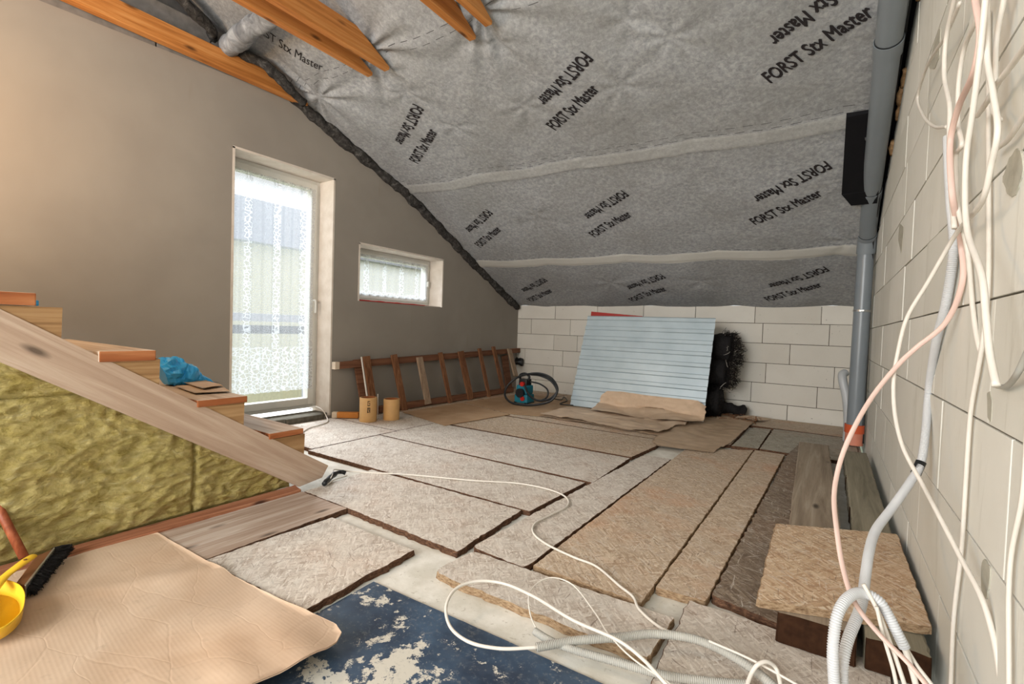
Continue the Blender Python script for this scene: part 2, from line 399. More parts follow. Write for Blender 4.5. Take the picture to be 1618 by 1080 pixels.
t = NT('silver_fleece', .8, .2); n = t.noise(t.world(), 9, 6, .7, .8); t.color(t.ramp(n, [(.3, lin((84,86,90))), (.55, lin((140,144,148))), (.75, lin((188,192,194)))])); t.bump(n, .6, .01); M_SILVER = t.m
t = NT('mineral_wool', 1.0, .0); v = t.world(); n = t.noise(t.mapping((1, 5, 11), vec=v), 2.2, 8, .72, 1.8); n2 = t.noise(v, 3, 4); n3 = t.noise(v, 60, 5, .8, 1.0)
c = t.ramp(n, [(.25, lin((140,118,58))), (.40, lin((206,186,112))), (.58, lin((230,212,144))), (.8, lin((240,230,184)))])
c = t.mix(t.bw(n2, .5, .72, 0, .3), c, lin((156,150,88))); c = t.mix(t.bw(n3, .3, .6, .25, 0), c, lin((110,98,50)))
t.color(c); t.bump(n, 1.0, .03); t.bump(n3, 1.0, .01); M_WOOL = t.m
M_PVC = plain('grey_drain_pipe', lin((128,136,142)), .32, .5, var=.05, sc=3)
M_PVCL = plain('light_pipe', lin((190,194,196)), .35, .5, var=.06, sc=5)
M_STEEL = plain('clamp_steel', lin((190,190,188)), .3, .5, metal=.8)
M_ORPIPE = plain('orange_pipe', lin((214,96,58)), .4, .4, var=.08)
M_SALMON = plain('salmon_plastic', lin((222,142,116)), .5, .4, var=.1)
M_CABLE = plain('cable_white', lin((222,216,206)), .5, .4, var=.04, sc=30)
M_CABLEP = plain('cable_pink', lin((228,198,186)), .5, .4, var=.06, sc=10)
M_CONDW = plain('conduit_light_grey', lin((206,208,210)), .5, .35, var=.05)
M_COND = plain('conduit_grey', lin((180,178,170)), .55, .3, var=.08)
M_RUBBER = plain('black_rubber', lin((34,36,38)), .4, .4)
M_TEAL = plain('teal_plastic', lin((30,120,140)), .45, .4)
M_REDP = plain('red_plastic', lin((190,40,30)), .4, .4)
M_FRAME = plain('white_upvc', lin((214,214,208)), .35, .45, var=.03)
M_TUBE = plain('cardboard_tube', lin((210,168,112)), .55, .35, var=.08, sc=8)
M_TUBEIN = plain('tube_inside', lin((150,92,56)), .8, .1)
t = NT('profiled_steel', .38, .5); n = t.noise(t.world(), 4, 4); t.color(t.mix(t.bw(n, .3, .7), lin((166,182,190)), lin((182,197,204)))); t.b.inputs['Metallic'].default_value = .15; M_SHEET = t.m
M_WIRE = plain('dark_wire', lin((30,27,26)), .7, .2)
M_REDSH = plain('red_sheet', lin((170,40,34)), .45, .4)
M_BLUEBAG = plain('blue_plastic', lin((52,170,236)), .3, .5, var=.1, sc=14)
M_YEL = plain('yellow_plastic', lin((244,196,52)), .35, .5, var=.04)
M_BRIST = plain('black_bristle', lin((40,38,38)), .85, .2, var=.3, sc=90)
M_BRW = plain('brush_wood', lin((120,78,48)), .6, .3)
M_WOODOR = plain('orange_block', lin((206,134,62)), .6, .3)
M_CREAM = plain('cream_end', lin((222,206,184)), .7, .2)
t = NT('scratched_blue_sheet', .28, .55); v = t.world()
n = t.noise(v, 3.5, 7, .72, .6); n2 = t.noise(v, 22, 5, .75); n0 = t.noise(v, 6, 4, .6)
base = t.mix(t.bw(n0, .35, .7), lin((40,54,74)), lin((70,92,116)))
sp = t.sep(v)                                   # bare patches cluster towards the near end of the sheet
near = t.math('MULTIPLY', t.math('SUBTRACT', .98, sp[1]), .55)
pv = t.n.new('ShaderNodeVectorMath'); pv.operation = 'DISTANCE'; t.link(v, pv.inputs[0]); pv.inputs[1].default_value = (-.84, .76, -.0175)
cl = t.bw(pv.outputs['Value'], .05, .40, .10, -.035) if False else t.math('MULTIPLY_ADD', pv.outputs['Value'], -.30, .085)
msk = t.math('ADD', t.math('ADD', t.math('MULTIPLY', n, .6), t.math('MULTIPLY', n2, .4)), t.math('MAXIMUM', cl, -.06))
c = t.mix(t.bw(msk, .535, .555, 0, 1), base, lin((202,198,186)))
dust = t.noise(v, 90, 3, .7); c = t.mix(t.bw(dust, .55, .75, 0, .45), c, lin((150,150,146)))
t.color(c); t.rough(t.bw(msk, .535, .555, .32, .8)); t.bump(t.bw(msk, .535, .555, 1, 0), .3, .001); M_BLUE = t.m
t = NT('dust_white', .8, .1)
# glass
g = bpy.data.materials.new('window_glass'); g.use_nodes = True; nt = g.node_tree; nt.nodes.clear()
o_ = nt.nodes.new('ShaderNodeOutputMaterial'); tr = nt.nodes.new('ShaderNodeBsdfTransparent'); gl = nt.nodes.new('ShaderNodeBsdfGlossy'); gl.inputs['Roughness'].default_value = .03
mx = nt.nodes.new('ShaderNodeMixShader'); mx.inputs[0].default_value = .06; nt.links.new(tr.outputs[0], mx.inputs[1]); nt.links.new(gl.outputs[0], mx.inputs[2]); nt.links.new(mx.outputs[0], o_.inputs[0]); M_GLASS = g
# lace curtain
def lace(name, dens, ymid):
    m = bpy.data.materials.new(name); m.use_nodes = True; nt = m.node_tree; nt.nodes.clear(); T = NT.__new__(NT); T.m = m; T.t = nt; T.n = nt.nodes; T.l = nt.links
    T.tc = nt.nodes.new('ShaderNodeTexCoord'); v = T.world(); sp = T.sep(v)
    motif = T.voro(T.mapping((1, 34, 34), vec=v), 1.0, 'DISTANCE_TO_EDGE'); fine = T.voro(T.mapping((1, 160, 160), vec=v), 1.0)
    col = T.math('FRACT', T.math('MULTIPLY', sp[1], 4.4)); colm = T.math('LESS_THAN', T.math('ABSOLUTE', T.math('SUBTRACT', col, .5)), .13)
    bot = T.math('LESS_THAN', sp[2], ymid); where = T.math('MAXIMUM', colm, bot)
    lines = T.math('MULTIPLY', T.math('LESS_THAN', motif, .1), where)
    a = T.math('ADD', dens, T.math('MULTIPLY', lines, .4)); a = T.math('ADD', a, T.math('MULTIPLY', T.math('GREATER_THAN', fine, .42), .12))
    o = nt.nodes.new('ShaderNodeOutputMaterial'); tr = nt.nodes.new('ShaderNodeBsdfTransparent'); tl = nt.nodes.new('ShaderNodeBsdfTranslucent'); df = nt.nodes.new('ShaderNodeBsdfDiffuse')
    tl.inputs[0].default_value = (.52, .55, .58, 1); df.inputs[0].default_value = (.8, .82, .84, 1)
    m1 = nt.nodes.new('ShaderNodeMixShader'); m1.inputs[0].default_value = .45; nt.links.new(tl.outputs[0], m1.inputs[1]); nt.links.new(df.outputs[0], m1.inputs[2])
    m2 = nt.nodes.new('ShaderNodeMixShader'); T.link(a, m2.inputs[0]); nt.links.new(tr.outputs[0], m2.inputs[1]); nt.links.new(m1.outputs[0], m2.inputs[2]); nt.links.new(m2.outputs[0], o.inputs[0])
    return m
M_LACE = lace('lace', .28, .62); M_LACE2 = lace('lace_small', .3, 1.16)
M_GRASS = plain('lawn', lin((120,150,70)), .9, .1, var=.2)
M_RENDER = plain('pale_render', lin((236,226,200)), .9, .1)
M_RAIL = plain('dark_rail', lin((46,50,60)), .5, .4)
M_PALER = plain('pale_rail', lin((150,154,166)), .5, .4)

# ================================================================== THE SHELL
PY = np.array([5.60, 5.0, 4.48, 3.9, 3.39, 2.8, 2.25, 1.7, 1.2, 0.0, -3.0]); PZ = np.array([1.114, 1.40, 1.646, 1.94, 2.19, 2.40, 2.60, 2.84, 3.08, 3.65, 5.0])
def roofz(y): return float(np.interp(y, PY[::-1], PZ[::-1]))
def roofat(x, y):
    d = ray(x, y); lo, hi = .4, 12
    for _ in range(50):
        m = (lo+hi)/2; P = CP+d*m
        if P[2] < roofz(P[1]): lo = m
        else: hi = m
    return CP+d*lo

# floor: pale subfloor under the loose boards; a dark gap stays open along the right wall
mesh('floor', *(lambda b: (b.v, b.f))(MB().box((XL-.02, -3, -.12), (.235, 5.6, -.024))), M_SUB, kind='structure')
MB().box((.235, -3, -.30), (XR+.2, 5.6, -.28)).build('trim_1', M_BLACK, kind='structure')  # black strip paints in the shade down inside the floor gap

# ---- left wall with openings, built as plaster panels on a 0.25 m thick wall
D = dict(y0=1.731, y1=2.576, z0=.02, z1=2.083); Wn = dict(y0=2.847, y1=3.99, z0=1.045, z1=1.578)
def wallz(y): return min(roofz(y)+.06, 9)
def leftwall():
    b = MB(); TH = .24
    ys = sorted(set([-3.0, -1.5, 0.0, .5, 1.0, D['y0'], D['y1'], Wn['y0'], Wn['y1'], 5.62] + [2.0, 2.3, 3.0, 3.4, 3.7, 4.3, 4.6, 5.0, 5.3, 1.4]))
    rr = np.random.default_rng(3)
    def top(y): return 2.52+ (.07*(y-.6)/1.65) if y < 2.25 else roofz(y)+.03
    def col(y0, y1, z0, z1a, z1b, x0, x1):
        v = [(x0,y0,z0),(x1,y0,z0),(x1,y1,z0),(x0,y1,z0),(x0,y0,z1a),(x1,y0,z1a),(x1,y1,z1b),(x0,y1,z1b)]
        b.add(v, [(0,3,2,1),(4,5,6,7),(1,2,6,5),(0,4,7,3)])
    for a, c in zip(ys[:-1], ys[1:]):
        m = (a+c)/2
        if D['y0'] <= m <= D['y1']: segs = [(-.12, D['z0']), (D['z1'], None)]
        elif Wn['y0'] <= m <= Wn['y1']: segs = [(-.12, Wn['z0']), (Wn['z1'], None)]
        else: segs = [(-.12, None)]
        for z0, z1 in segs: col(a, c, z0, top(a) if z1 is None else z1, top(c) if z1 is None else z1, XL-TH, XL)
    o = b.build('wall_left', M_PLAST, kind='structure')
    return o
leftwall()
# reveals: thin lighter plaster linings of the openings
def reveal(O, n):
    b = MB(); x0, x1, t = XL-.24, XL+.002, .012
    b.box((x0, O['y0']-.004, O['z0']), (x1, O['y0']+t, O['z1'])); b.box((x0, O['y1']-t, O['z0']), (x1, O['y1']+.004, O['z1']))
    b.box((x0, O['y0']-.004, O['z1']-t), (x1, O['y1']+.004, O['z1']+.004))
    b.build('trim_%d' % n, M_REV, kind='structure')
reveal(D, 2); reveal(Wn, 3)
# jagged plaster lip above the wall and the bare grey block row behind it
def lip():
    b = MB(); ys = np.linspace(-.6, 2.32, 60); rr = np.random.default_rng(5); zt = []
    for y in ys: zt.append(2.475+.055*(y-.6)/1.65 + rr.normal(0, .006))
    for i in range(len(ys)-1):
        y0, y1 = ys[i], ys[i+1]
        b.add([(XL,y0,2.2),(XL+.008,y0,2.2),(XL+.008,y1,2.2),(XL,y1,2.2),(XL,y0,zt[i]),(XL+.008,y0,zt[i]),(XL+.008,y1,zt[i+1]),(XL,y1,zt[i+1])],
              [(4,5,6,7),(1,2,6,5)])
    b2 = MB()
    for i, y in enumerate(np.arange(-.6, 2.2, .62)): b2.box((XL-.2, y, 2.4), (XL-.001, y+.612, 2.62), .004)
    for i, y in enumerate(np.arange(-.9, 1.8, .62)): b2.box((XL-.2, y, 2.63), (XL-.004, min(y+.612, 2.2), 2.84), .004)
    b2.box((XL-.235, -3, 2.3), (XL-.205, 2.6, 5.0))
    b2.build('trim_4', M_GREYBLK, kind='structure')
lip()

# ---- block walls built block by block
def blocks(name, plane, rows, mat, backmat, thick=.2, gap=.004):
    b = MB(); rr = np.random.default_rng(11)
    for (z0, z1, js) in rows:
        for a, c in zip(js[:-1], js[1:]):
            o = rr.normal(0, .0012); g = gap/2+abs(rr.normal(0, .0006))
            if plane == 'Y': b.box((a+g, YB+o, z0+g), (c-g, YB+thick, z1-g), .003)
            else: b.box((XR+o, a+g, z0+g), (XR+thick, c-g, z1-g), .003)
    n = len(b.f); b.m = [0]*n
    zlo, zhi = rows[-1][0], rows[0][1]
    if plane == 'Y': b.box((rows[0][2][0], YB+.006, zlo), (rows[0][2][-1], YB+thick+.02, zhi-.01), 0, m=1)
    else: b.box((XR+.006, rows[0][2][0], zlo), (XR+thick+.02, rows[0][2][-1], zhi-.005), 0, m=1)
    return b.build(name, None, mats=[mat, backmat], kind='structure')
zb = [1.16, .9746, .768, .5625, .3567, .149, -.056, -.14]
known = [[(877.5,490),(944,490),(1017,490),(1099,490),(1193,497),(1298,497)], [(839.5,515),(901,517),(1205,525),(1310.5,529)],
         [(875,540),(912,542),(1248,555)], [(829.7,562),(889,566),(1210,585),(1318,595)], [(874,588),(1186.6,617),(1291,625)],
         [(846,610),(1145,640),(1243.7,650)], []]
rows = []
for i in range(7):
    xs = sorted(at(1, YB, *p)[0] for p in known[i]); js = [XL-.05]
    for x in xs + [XR+.05]:
        g = x-js[-1]; n = max(1, round(g/.62)) if g > .75 else 1
        for k in range(1, n+1): js.append(js[-1]+(x-js[-1])/(n-k+1))
    rows.append((zb[i+1], zb[i], js))
blocks('wall_back', 'Y', rows, M_AAC, M_MORT)
zr = [5.2]
zz = .18+.25*12
rows = []; offs = [.1, .42, .22, .5, .05, .35, .15, .45, .27, .12, .4, .2, .33, .02]
zs = [.18+.25*k for k in range(20, -3, -1)]
for i in range(len(zs)-1):
    st = -3.0-offs[i % len(offs)]; rows.append((zs[i+1], zs[i], [st+.6*k for k in range(16)]))
def rightwall():
    b = MB(); rr = np.random.default_rng(12)
    for (z0, z1, js) in rows:
        for a, c in zip(js[:-1], js[1:]):
            a2 = max(a, -3.0); c2 = min(c, 5.75)
            if c2-a2 < .05: continue
            zt = min(z1, roofz(max(a2, 0.0))+.12)
            if zt-z0 < .04: continue
            ztc = min(z1, roofz(c2)+.10); zta = zt
            g = .0022; o = rr.normal(0, .001)
            if ztc-z0 < .03: ztc = z0+.03
            v, f = bevbox(np.array([XR+o, a2+g, z0+g]), np.array([XR+.22, c2-g, z1-g]), .002)
            # cut the block's top to the roof slope
            top = zta+(ztc-zta)*(v[:, 1]-a2)/(c2-a2)-g; v[:, 2] = np.minimum(v[:, 2], top)
            b.add(v, f)
    n = len(b.f)
    ys = np.linspace(-3, 5.75, 30); m0 = len(b.v)
    V = [(XR+.0055, y, -.25) for y in ys]+[(XR+.0055, y, roofz(y)+.04) for y in ys]
    b.add(V, [(i, i+1, 31+i, 30+i) for i in range(29)], 1)
    return b.build('wall_right', None, mats=[M_AACR, M_MORTL], kind='structure')
rightwall()

WR = bpy.data.objects['wall_right']
for P_ in (((1590,262),(1600,240),(1612,236),(1617,262),(1610,296),(1600,312),(1588,300),(1583,280)), ((1552,878),(1565,898),(1562,930),(1556,952),(1549,925)), ((1421,352),(1428,360),(1424,402),(1419,380)), ((1559,618),(1567,622),(1566,668),(1561,660)), ((1467,105),(1478,60),(1486,40),(1484,90),(1476,110))):
    Q = [at(0, XR-.0015, *p) for p in P_]; Q = [np.array([XR-.0015, a_[0], a_[1]]) for a_ in roundpoly([q[1:] for q in Q], .03)]; Q = [q+(0, .006*noise.noise(Vector(q)*60), .006*noise.noise(Vector(q)*70)) for q in Q]; n = len(Q); Q += [q+(.004, 0, 0) for q in Q]
    mesh('mortar_patch', Q, [tuple(range(n)), tuple(range(n, 2*n))[::-1]]+[(i, (i+1) % n, n+(i+1) % n, n+i) for i in range(n)], M_PATCH, WR)
# ---- roof membrane: a real wrinkled sheet hanging between the rafters
def vnoise(x, y, seed):
    r = np.random.default_rng(seed).random((64, 64)); xi = np.floor(x).astype(int); yi = np.floor(y).astype(int)
    fx = x-xi; fy = y-yi; fx = fx*fx*(3-2*fx); fy = fy*fy*(3-2*fy)
    g = lambda i, j: r[i % 64, j % 64]
    return (g(xi, yi)*(1-fx)+g(xi+1, yi)*fx)*(1-fy)+(g(xi, yi+1)*(1-fx)+g(xi+1, yi+1)*fx)*fy-.5
def smoothroof(y):
    # smoothed profile
    k = np.linspace(-.25, .25, 9); return np.mean([np.interp(y+q, PY[::-1], PZ[::-1]) for q in k], axis=0)
PINCH = [(720,200),(829,167),(980,133),(989,30),(787,67),(640,147),(1108,443),(965,445),(851,345),(845,335),(1340,380),(1060,60),(752,68),(612,112)]
PINCH = [roofat(*p)[:2] for p in PINCH]
def disp(X, Y):
    d = .010*vnoise(X*2.3, Y*2.3, 1)+.008*vnoise(X*5+3, Y*5, 2)+.004*vnoise(X*12, Y*12+5, 3)
    wr = vnoise(X*3+Y*9, Y*2-X*3, 4); d = d+.004*np.maximum(0, .12-np.abs(wr))/.12*np.clip(vnoise(X*1.7, Y*1.7, 9)+.1, 0, .5)
    d = d-.018*np.abs(np.sin(math.pi*(X+2.64)/.88))        # sag between rafters (negative = down)
    for i, (px, py) in enumerate(PINCH):
        dx, dy = X-px, Y-py; r = np.hypot(dx, dy)+1e-4; th = np.arctan2(dy, dx)
        k = 5+i % 3; d = d+.012*np.exp(-r/.07)
        d = d+.007*np.cos(k*th+i*1.3+.6*np.sin(2*th+i))*(1-np.exp(-r/.05))*np.exp(-r/.19)
    # creases gathered at the ends of the collar ties
    for bx, by in ((-2.64, 2.1), (-1.75, 2.15), (-3.4, 2.25)):
        r = np.hypot(X-bx, (Y-by)*.8); th = np.arctan2(Y-by, X-bx); d = d+.022*np.cos(9*th+2*np.sin(3*th))*np.exp(-r/.3)*np.clip(r/.1, 0, 1)
    # lap steps
    yy = Y-.03*X
    for y0 in (3.42, 4.60): d = d+.006*np.clip((yy-y0)/.02, 0, 1)*np.clip((y0+.13-yy)/.02, -1, 1).clip(0)*(-1)
    return d
def membsurf(X, Y):
    z = smoothroof(Y); s = (smoothroof(Y+.02)-smoothroof(Y-.02))/.04
    n = 1/np.sqrt(1+s*s); d = disp(X, Y)
    return np.stack([X, Y+d*(-s)*n, z+d*n], -1)
def membrane():
    xs = np.linspace(XL+.0, XR-.035, 300); ys = np.r_[np.linspace(-3, 1.3, 30), np.linspace(1.32, YB+.004, 330)]
    X, Y = np.meshgrid(xs, ys, indexing='ij'); P = membsurf(X, Y).reshape(-1, 3)
    nx, ny = len(xs), len(ys); i = np.arange(nx-1)[:, None]*ny+np.arange(ny-1)[None, :]
    F = np.stack([i, i+1, i+ny+1, i+ny], -1).reshape(-1, 4)
    # opening for the black duct beside the pipe
    return mesh('ceiling', P, F.tolist(), M_MEMB, smooth=True, kind='structure')
membrane()
# deck over the membrane so no daylight leaks in
b = MB(); ysd = list(PY)
for i in range(len(ysd)-1):
    y0, y1 = ysd[i], ysd[i+1]; z0, z1 = PZ[i]+.16, PZ[i+1]+.16
    b.add([(XL-.4,y0,z0),(XR+.4,y0,z0),(XR+.4,y1,z1),(XL-.4,y1,z1),(XL-.4,y0,z0+.05),(XR+.4,y0,z0+.05),(XR+.4,y1,z1+.05),(XL-.4,y1,z1+.05)],
          [(0,1,2,3),(4,7,6,5),(0,4,5,1),(3,2,6,7),(0,3,7,4),(1,5,6,2)])
b.build('trim_5', M_BLACK, kind='structure')
# black strip colouring in the shade of the gap atop the right wall
ysg = np.linspace(.0, 5.56, 60); b = MB()
for a, c in zip(ysg[:-1], ysg[1:]):
    za, zc = roofz(a)+.06, roofz(c)+.06
    b.add([(XR-.06,a,za),(XR+.02,a,za),(XR+.02,c,zc),(XR-.06,c,zc)], [(0,1,2,3)])
b.build('trim_6', M_BLACK, kind='structure')
# printed lettering
def text_print(s, start, ang, length, cap, group, label):
    cu = bpy.data.curves.new('lettering', 'FONT'); cu.body = s; cu.size = 1.0; cu.resolution_u = 3; cu.offset = 0.0
    o = bpy.data.objects.new('tmp', cu); COL.objects.link(o); dg = bpy.context.evaluated_depsgraph_get(); dg.update()
    me = bpy.data.meshes.new_from_object(o.evaluated_get(dg)); bpy.data.objects.remove(o)
    bm = bmesh.new(); bm.from_mesh(me)
    x_ = [v.co.x for v in bm.verts]
    for k in range(1, int((max(x_)-min(x_))/.3)+1):
        bmesh.ops.bisect_plane(bm, geom=bm.verts[:]+bm.edges[:]+bm.faces[:], plane_co=(min(x_)+.3*k, 0, 0), plane_no=(1, 0, 0))
    for y_ in (.2, .45): bmesh.ops.bisect_plane(bm, geom=bm.verts[:]+bm.edges[:]+bm.faces[:], plane_co=(0, y_, 0), plane_no=(0, 1, 0))
    V = np.array([list(v.co) for v in bm.verts]); bm.verts.index_update(); F = [[v.index for v in f.verts] for f in bm.faces]; bm.free()
    w = V[:, 0].max()-V[:, 0].min(); h = .72
    u = (V[:, 0]-V[:, 0].min())/w*length; q = V[:, 1]/h*cap
    sl = (roofz(start[1]-.2)-roofz(start[1]+.2))/.4; cs = 1/math.sqrt(1+sl*sl)
    # in-plane axes: e1 = +X, e2 = down the slope toward -Y (rising); as seen from below the sheet
    du = np.array([math.cos(ang), math.sin(ang)]); dv = np.array([-math.sin(-ang), -math.cos(ang)])
    dv = np.array([du[1], -du[0]])*1.0     # 'up' of the letters
    X = start[0]+u*du[0]+q*dv[0]; Y = start[1]+(u*du[1]+q*dv[1])*cs
    P = membsurf(X, Y); n = np.array([0, -sl*cs, -cs]); P = P+n*.0035
    return P, F
def lettering():
    b = MB(); L = .52; CAP = .092
    for Yk, Xs0 in ((5.40, -3.321), (4.275, -3.329), (3.08, -3.135)):
        for k in range(3):
            X0 = Xs0+1.395*k
            a = math.radians(-30)
            for k_ in (-.003, .001, .005):
                P, F = text_print('FORST Stx Master', (X0+k_, Yk+k_*.4), a, L, CAP, None, None); b.add(P-(0, 0, (k_+.003)*.1), F)
            # the same words the other way up
            for k_ in (-.003, .001, .005):
                P, F = text_print('FORST Stx Master', (X0+.455+k_, Yk-.527+k_*.4), a+math.pi, L, CAP, None, None); b.add(P-(0, 0, (k_+.003)*.1), F)
    e = roofat(511, 110); a = math.radians(60.8); c = .92
    P, F = text_print('FORST Stx Master', (e[0]-.52*math.cos(a), e[1]-.52*math.sin(a)*c), a, .52, .082, None, None); b.add(P, F)
    b.build('ceiling_lettering', M_INK, CEIL, kind='structure')
CEIL = bpy.data.objects['ceiling']
lettering()

# fuzzy dark fleece pushed into the joint between gable wall and roof
def lumpy(path, r, seed, amp=.35, ns=14, k=9, flat=1.0):
    P = resample(catmull(path, 10), .015); V, F = sweep(P, r, ns, flat)
    for i in range(len(V)):
        c = P[i//ns]; v = Vector(V[i]); q = noise.noise(v*k+Vector((seed, 0, 0)))+.5*noise.noise(v*k*2.3)
        V[i] = c+(V[i]-c)*(1+amp*q)
    return V, F
ys = np.linspace(2.15, 5.5, 14)
V, F = lumpy([(XL+.015, y, roofz(y)-.03) for y in ys], .045, 3, .5)
mesh('insulation_fleece', V, F, M_FLEECE, smooth=True, label='dark grey fuzzy fleece strip stuffed along the joint of plastered gable wall and roof', cat='insulation')
def under(x, y, k=.965): P = roofat(x, y); return CP+(P-CP)*k
V, F = lumpy([under(262,-25,.95), under(300,12,.95), under(330,45,.955), under(338,70,.955), under(372,84,.96), under(420,104,.965), under(458,140,.97), under(480,163,.975)], .035, 8, .7)
mesh('insulation_fleece', V, F, M_FLEECE, smooth=True, label='crumpled dark fleece fold above the beam along the gable wall', cat='insulation')
V, F = lumpy([under(362,78,.95), under(382,58,.94), under(404,40,.935), under(432,22,.93)], .062, 15, .30, 18, 7)
mesh('insulation_roll', V, F, M_SILVER, smooth=True, label='silvery grey rolled insulation wrapped in fleece, high up between the first two beams', cat='insulation')

# ================================================================== BEAMS
def collar(x, yend, z0, label, y0=-1.6, w=.05, h=.15, ang=0):
    # pointed at its far end where the sloping membrane wraps over it
    x0, x1 = x-w/2, x+w/2; b = MB(); r = .003
    ty = yend-h/.42*.75
    sec = lambda y, zt: [(x0+r,y,z0),(x1-r,y,z0),(x1,y,z0+r),(x1,y,zt-r),(x1-r,y,zt),(x0+r,y,zt),(x0,y,zt-r),(x0,y,z0+r)]
    V = sec(y0, z0+h)+sec(ty, z0+h)+sec(yend, z0+.022); F = [tuple(range(8))]
    for s in range(2):
        for i in range(8): j = (i+1) % 8; F.append((s*8+j, s*8+i, (s+1)*8+i, (s+1)*8+j))
    F.append(tuple(range(16, 24))[::-1])
    return mesh('roof_beam', V, F, M_BEAM, label=label, cat='beam')
collar(XL+.045, 2.26, 2.565, 'long knotty pine roof beam running along the top of the plastered gable wall', w=.06, h=.125)
collar(-2.745, 2.21, 2.56, 'left beam of the middle pair of orange pine collar ties')
collar(-2.585, 2.22, 2.56, 'right beam of the middle pair of orange pine collar ties')
collar(-1.865, 2.25, 2.56, 'left beam of the short pine pair cut off by the top edge of the photo')
collar(-1.70, 2.19, 2.56, 'rightmost pine beam of all, short end showing at the top edge')

# ================================================================== DOOR AND WINDOW
def frame_unit(name, O, sill, glass_z0, lab_h, n):
    root = bpy.data.objects.new(name, None); COL.objects.link(root); root.location = (XL-.2, (O['y0']+O['y1'])/2, O['z0']); WLOC[root.name] = np.array(root.location); root['kind'] = 'structure'
    x0, x1 = XL-.265, XL-.195; y0, y1, z0, z1 = O['y0']+.002, O['y1']-.012, O['z0']+sill, O['z1']-.012
    b = MB(); w = .04
    def ring(y0, y1, z0, z1, w, x0, x1, bev=.004):
        b.box((x0,y0,z0),(x1,y0+w,z1),bev); b.box((x0,y1-w,z0),(x1,y1,z1),bev); b.box((x0,y0+w,z0),(x1,y1-w,z0+w),bev); b.box((x0,y0+w,z1-w),(x1,y1-w,z1),bev)
    ring(y0, y1, z0, z1, w, x0, x1); b.build('outer_frame', M_FRAME, root)
    b = MB(); ring(y0+.03, y1-.03, z0+.03, z1-.03, glass_z0, x0+.012, x1+.014); b.build('sash', M_FRAME, root)
    b = MB(); k = .03+glass_z0-.006
    b.box((x0+.035, y0+k, z0+k), (x0+.041, y1-k, z1-k)); b.build('pane', M_GLASS, root)
    return root, (x0, x1, y0, y1, z0, z1)
droot, dd = frame_unit('door_1', D, .055, .06, '', 1)
# handle on the right stile
hy = dd[3]-.06; hz = at(1, hy, 503, 478)[2]; hx = dd[1]+.014
b = MB(); b.box((hx, hy-.014, hz-.045), (hx+.008, hy+.014, hz+.045), .003); v, f = sweep(catmull([(hx, hy, hz+.02), (hx+.04, hy, hz+.02), (hx+.048, hy, hz), (hx+.048, hy, hz-.09)], 6), .009, 10); b.add(v, f)
b.build('door_handle', M_FRAME, droot)
wroot, wd = frame_unit('window_1', Wn, .012, .05, '', 1)
b = MB(); hy = wd[3]-.055; hz = 1.3; hx = wd[1]+.014; b.box((hx, hy-.012, hz-.03), (hx+.03, hy+.012, hz+.03), .004); b.build('window_handle', M_FRAME, wroot)
# rough bottom of the small window: red foam and dark gap
b = MB(); b.box((XL-.19, Wn['y0']+.01, Wn['z0']-.001), (XL-.01, Wn['y1']-.02, Wn['z0']+.006), 0); b.build('trim_7', M_REV, kind='structure')
V, F = lumpy([(XL-.012, 2.86, 1.052), (XL-.012, 3.2, 1.05), (XL-.014, 3.55, 1.049), (XL-.02, 3.8, 1.048)], .008, 4, .6)
mesh('foam_bead', V, F, M_REDSH, smooth=True, label='thin rust red foam bead along the bottom edge of the small window opening', cat='foam')
# curtains
def curtain(name, y0, y1, z0, z1, x, mat, label, folds, amp, scal=0):
    ny, nz = 140, 30; V = []
    for j in range(nz):
        tz = j/(nz-1)
        for i in range(ny):
            ty = i/(ny-1); a = amp*(1.15-.5*tz); yy = y0+(y1-y0)*ty - (0.02*(1-tz)*0 if True else 0)
            if scal: pass
            V.append((x+a*math.sin(ty*folds*2*math.pi+.4*math.sin(ty*9)), yy - .012*math.sin(math.pi*tz)*(ty-.5)*2, z0+(z1-z0)*tz+(.006*abs(math.sin(ty*folds*2.6*math.pi)) if j == 0 else 0)))
    F = [(j*ny+i, j*ny+i+1, (j+1)*ny+i+1, (j+1)*ny+i) for j in range(nz-1) for i in range(ny-1)]
    o = mesh(name, V, F, mat, smooth=True, label=label, cat='curtain')
    return o
xc = XL-.165
curtain('lace_curtain', dd[2]+.01, dd[3]-.058, .245, dd[5]-.08, xc, M_LACE, 'long white lace net curtain over the balcony door', 9, .010)
curtain('lace_curtain', wd[2]+.01, wd[3]-.055, wd[4]+.05, wd[5]-.055, xc, M_LACE2, 'short white lace net curtain over the small high window', 11, .007)
# sill block at the foot of the door
b = MB(); b.box((XL-.19, 1.74, -.02), (XL-.02, 2.56, .045), .006); b.box((XL-.02, 1.73, -.02), (XL+.03, 2.15, .05), .008); b.box((XL-.02, 2.155, -.02), (XL+.028, 2.5, .046), .008)
b.build('trim_8', M_MORTL, kind='structure')
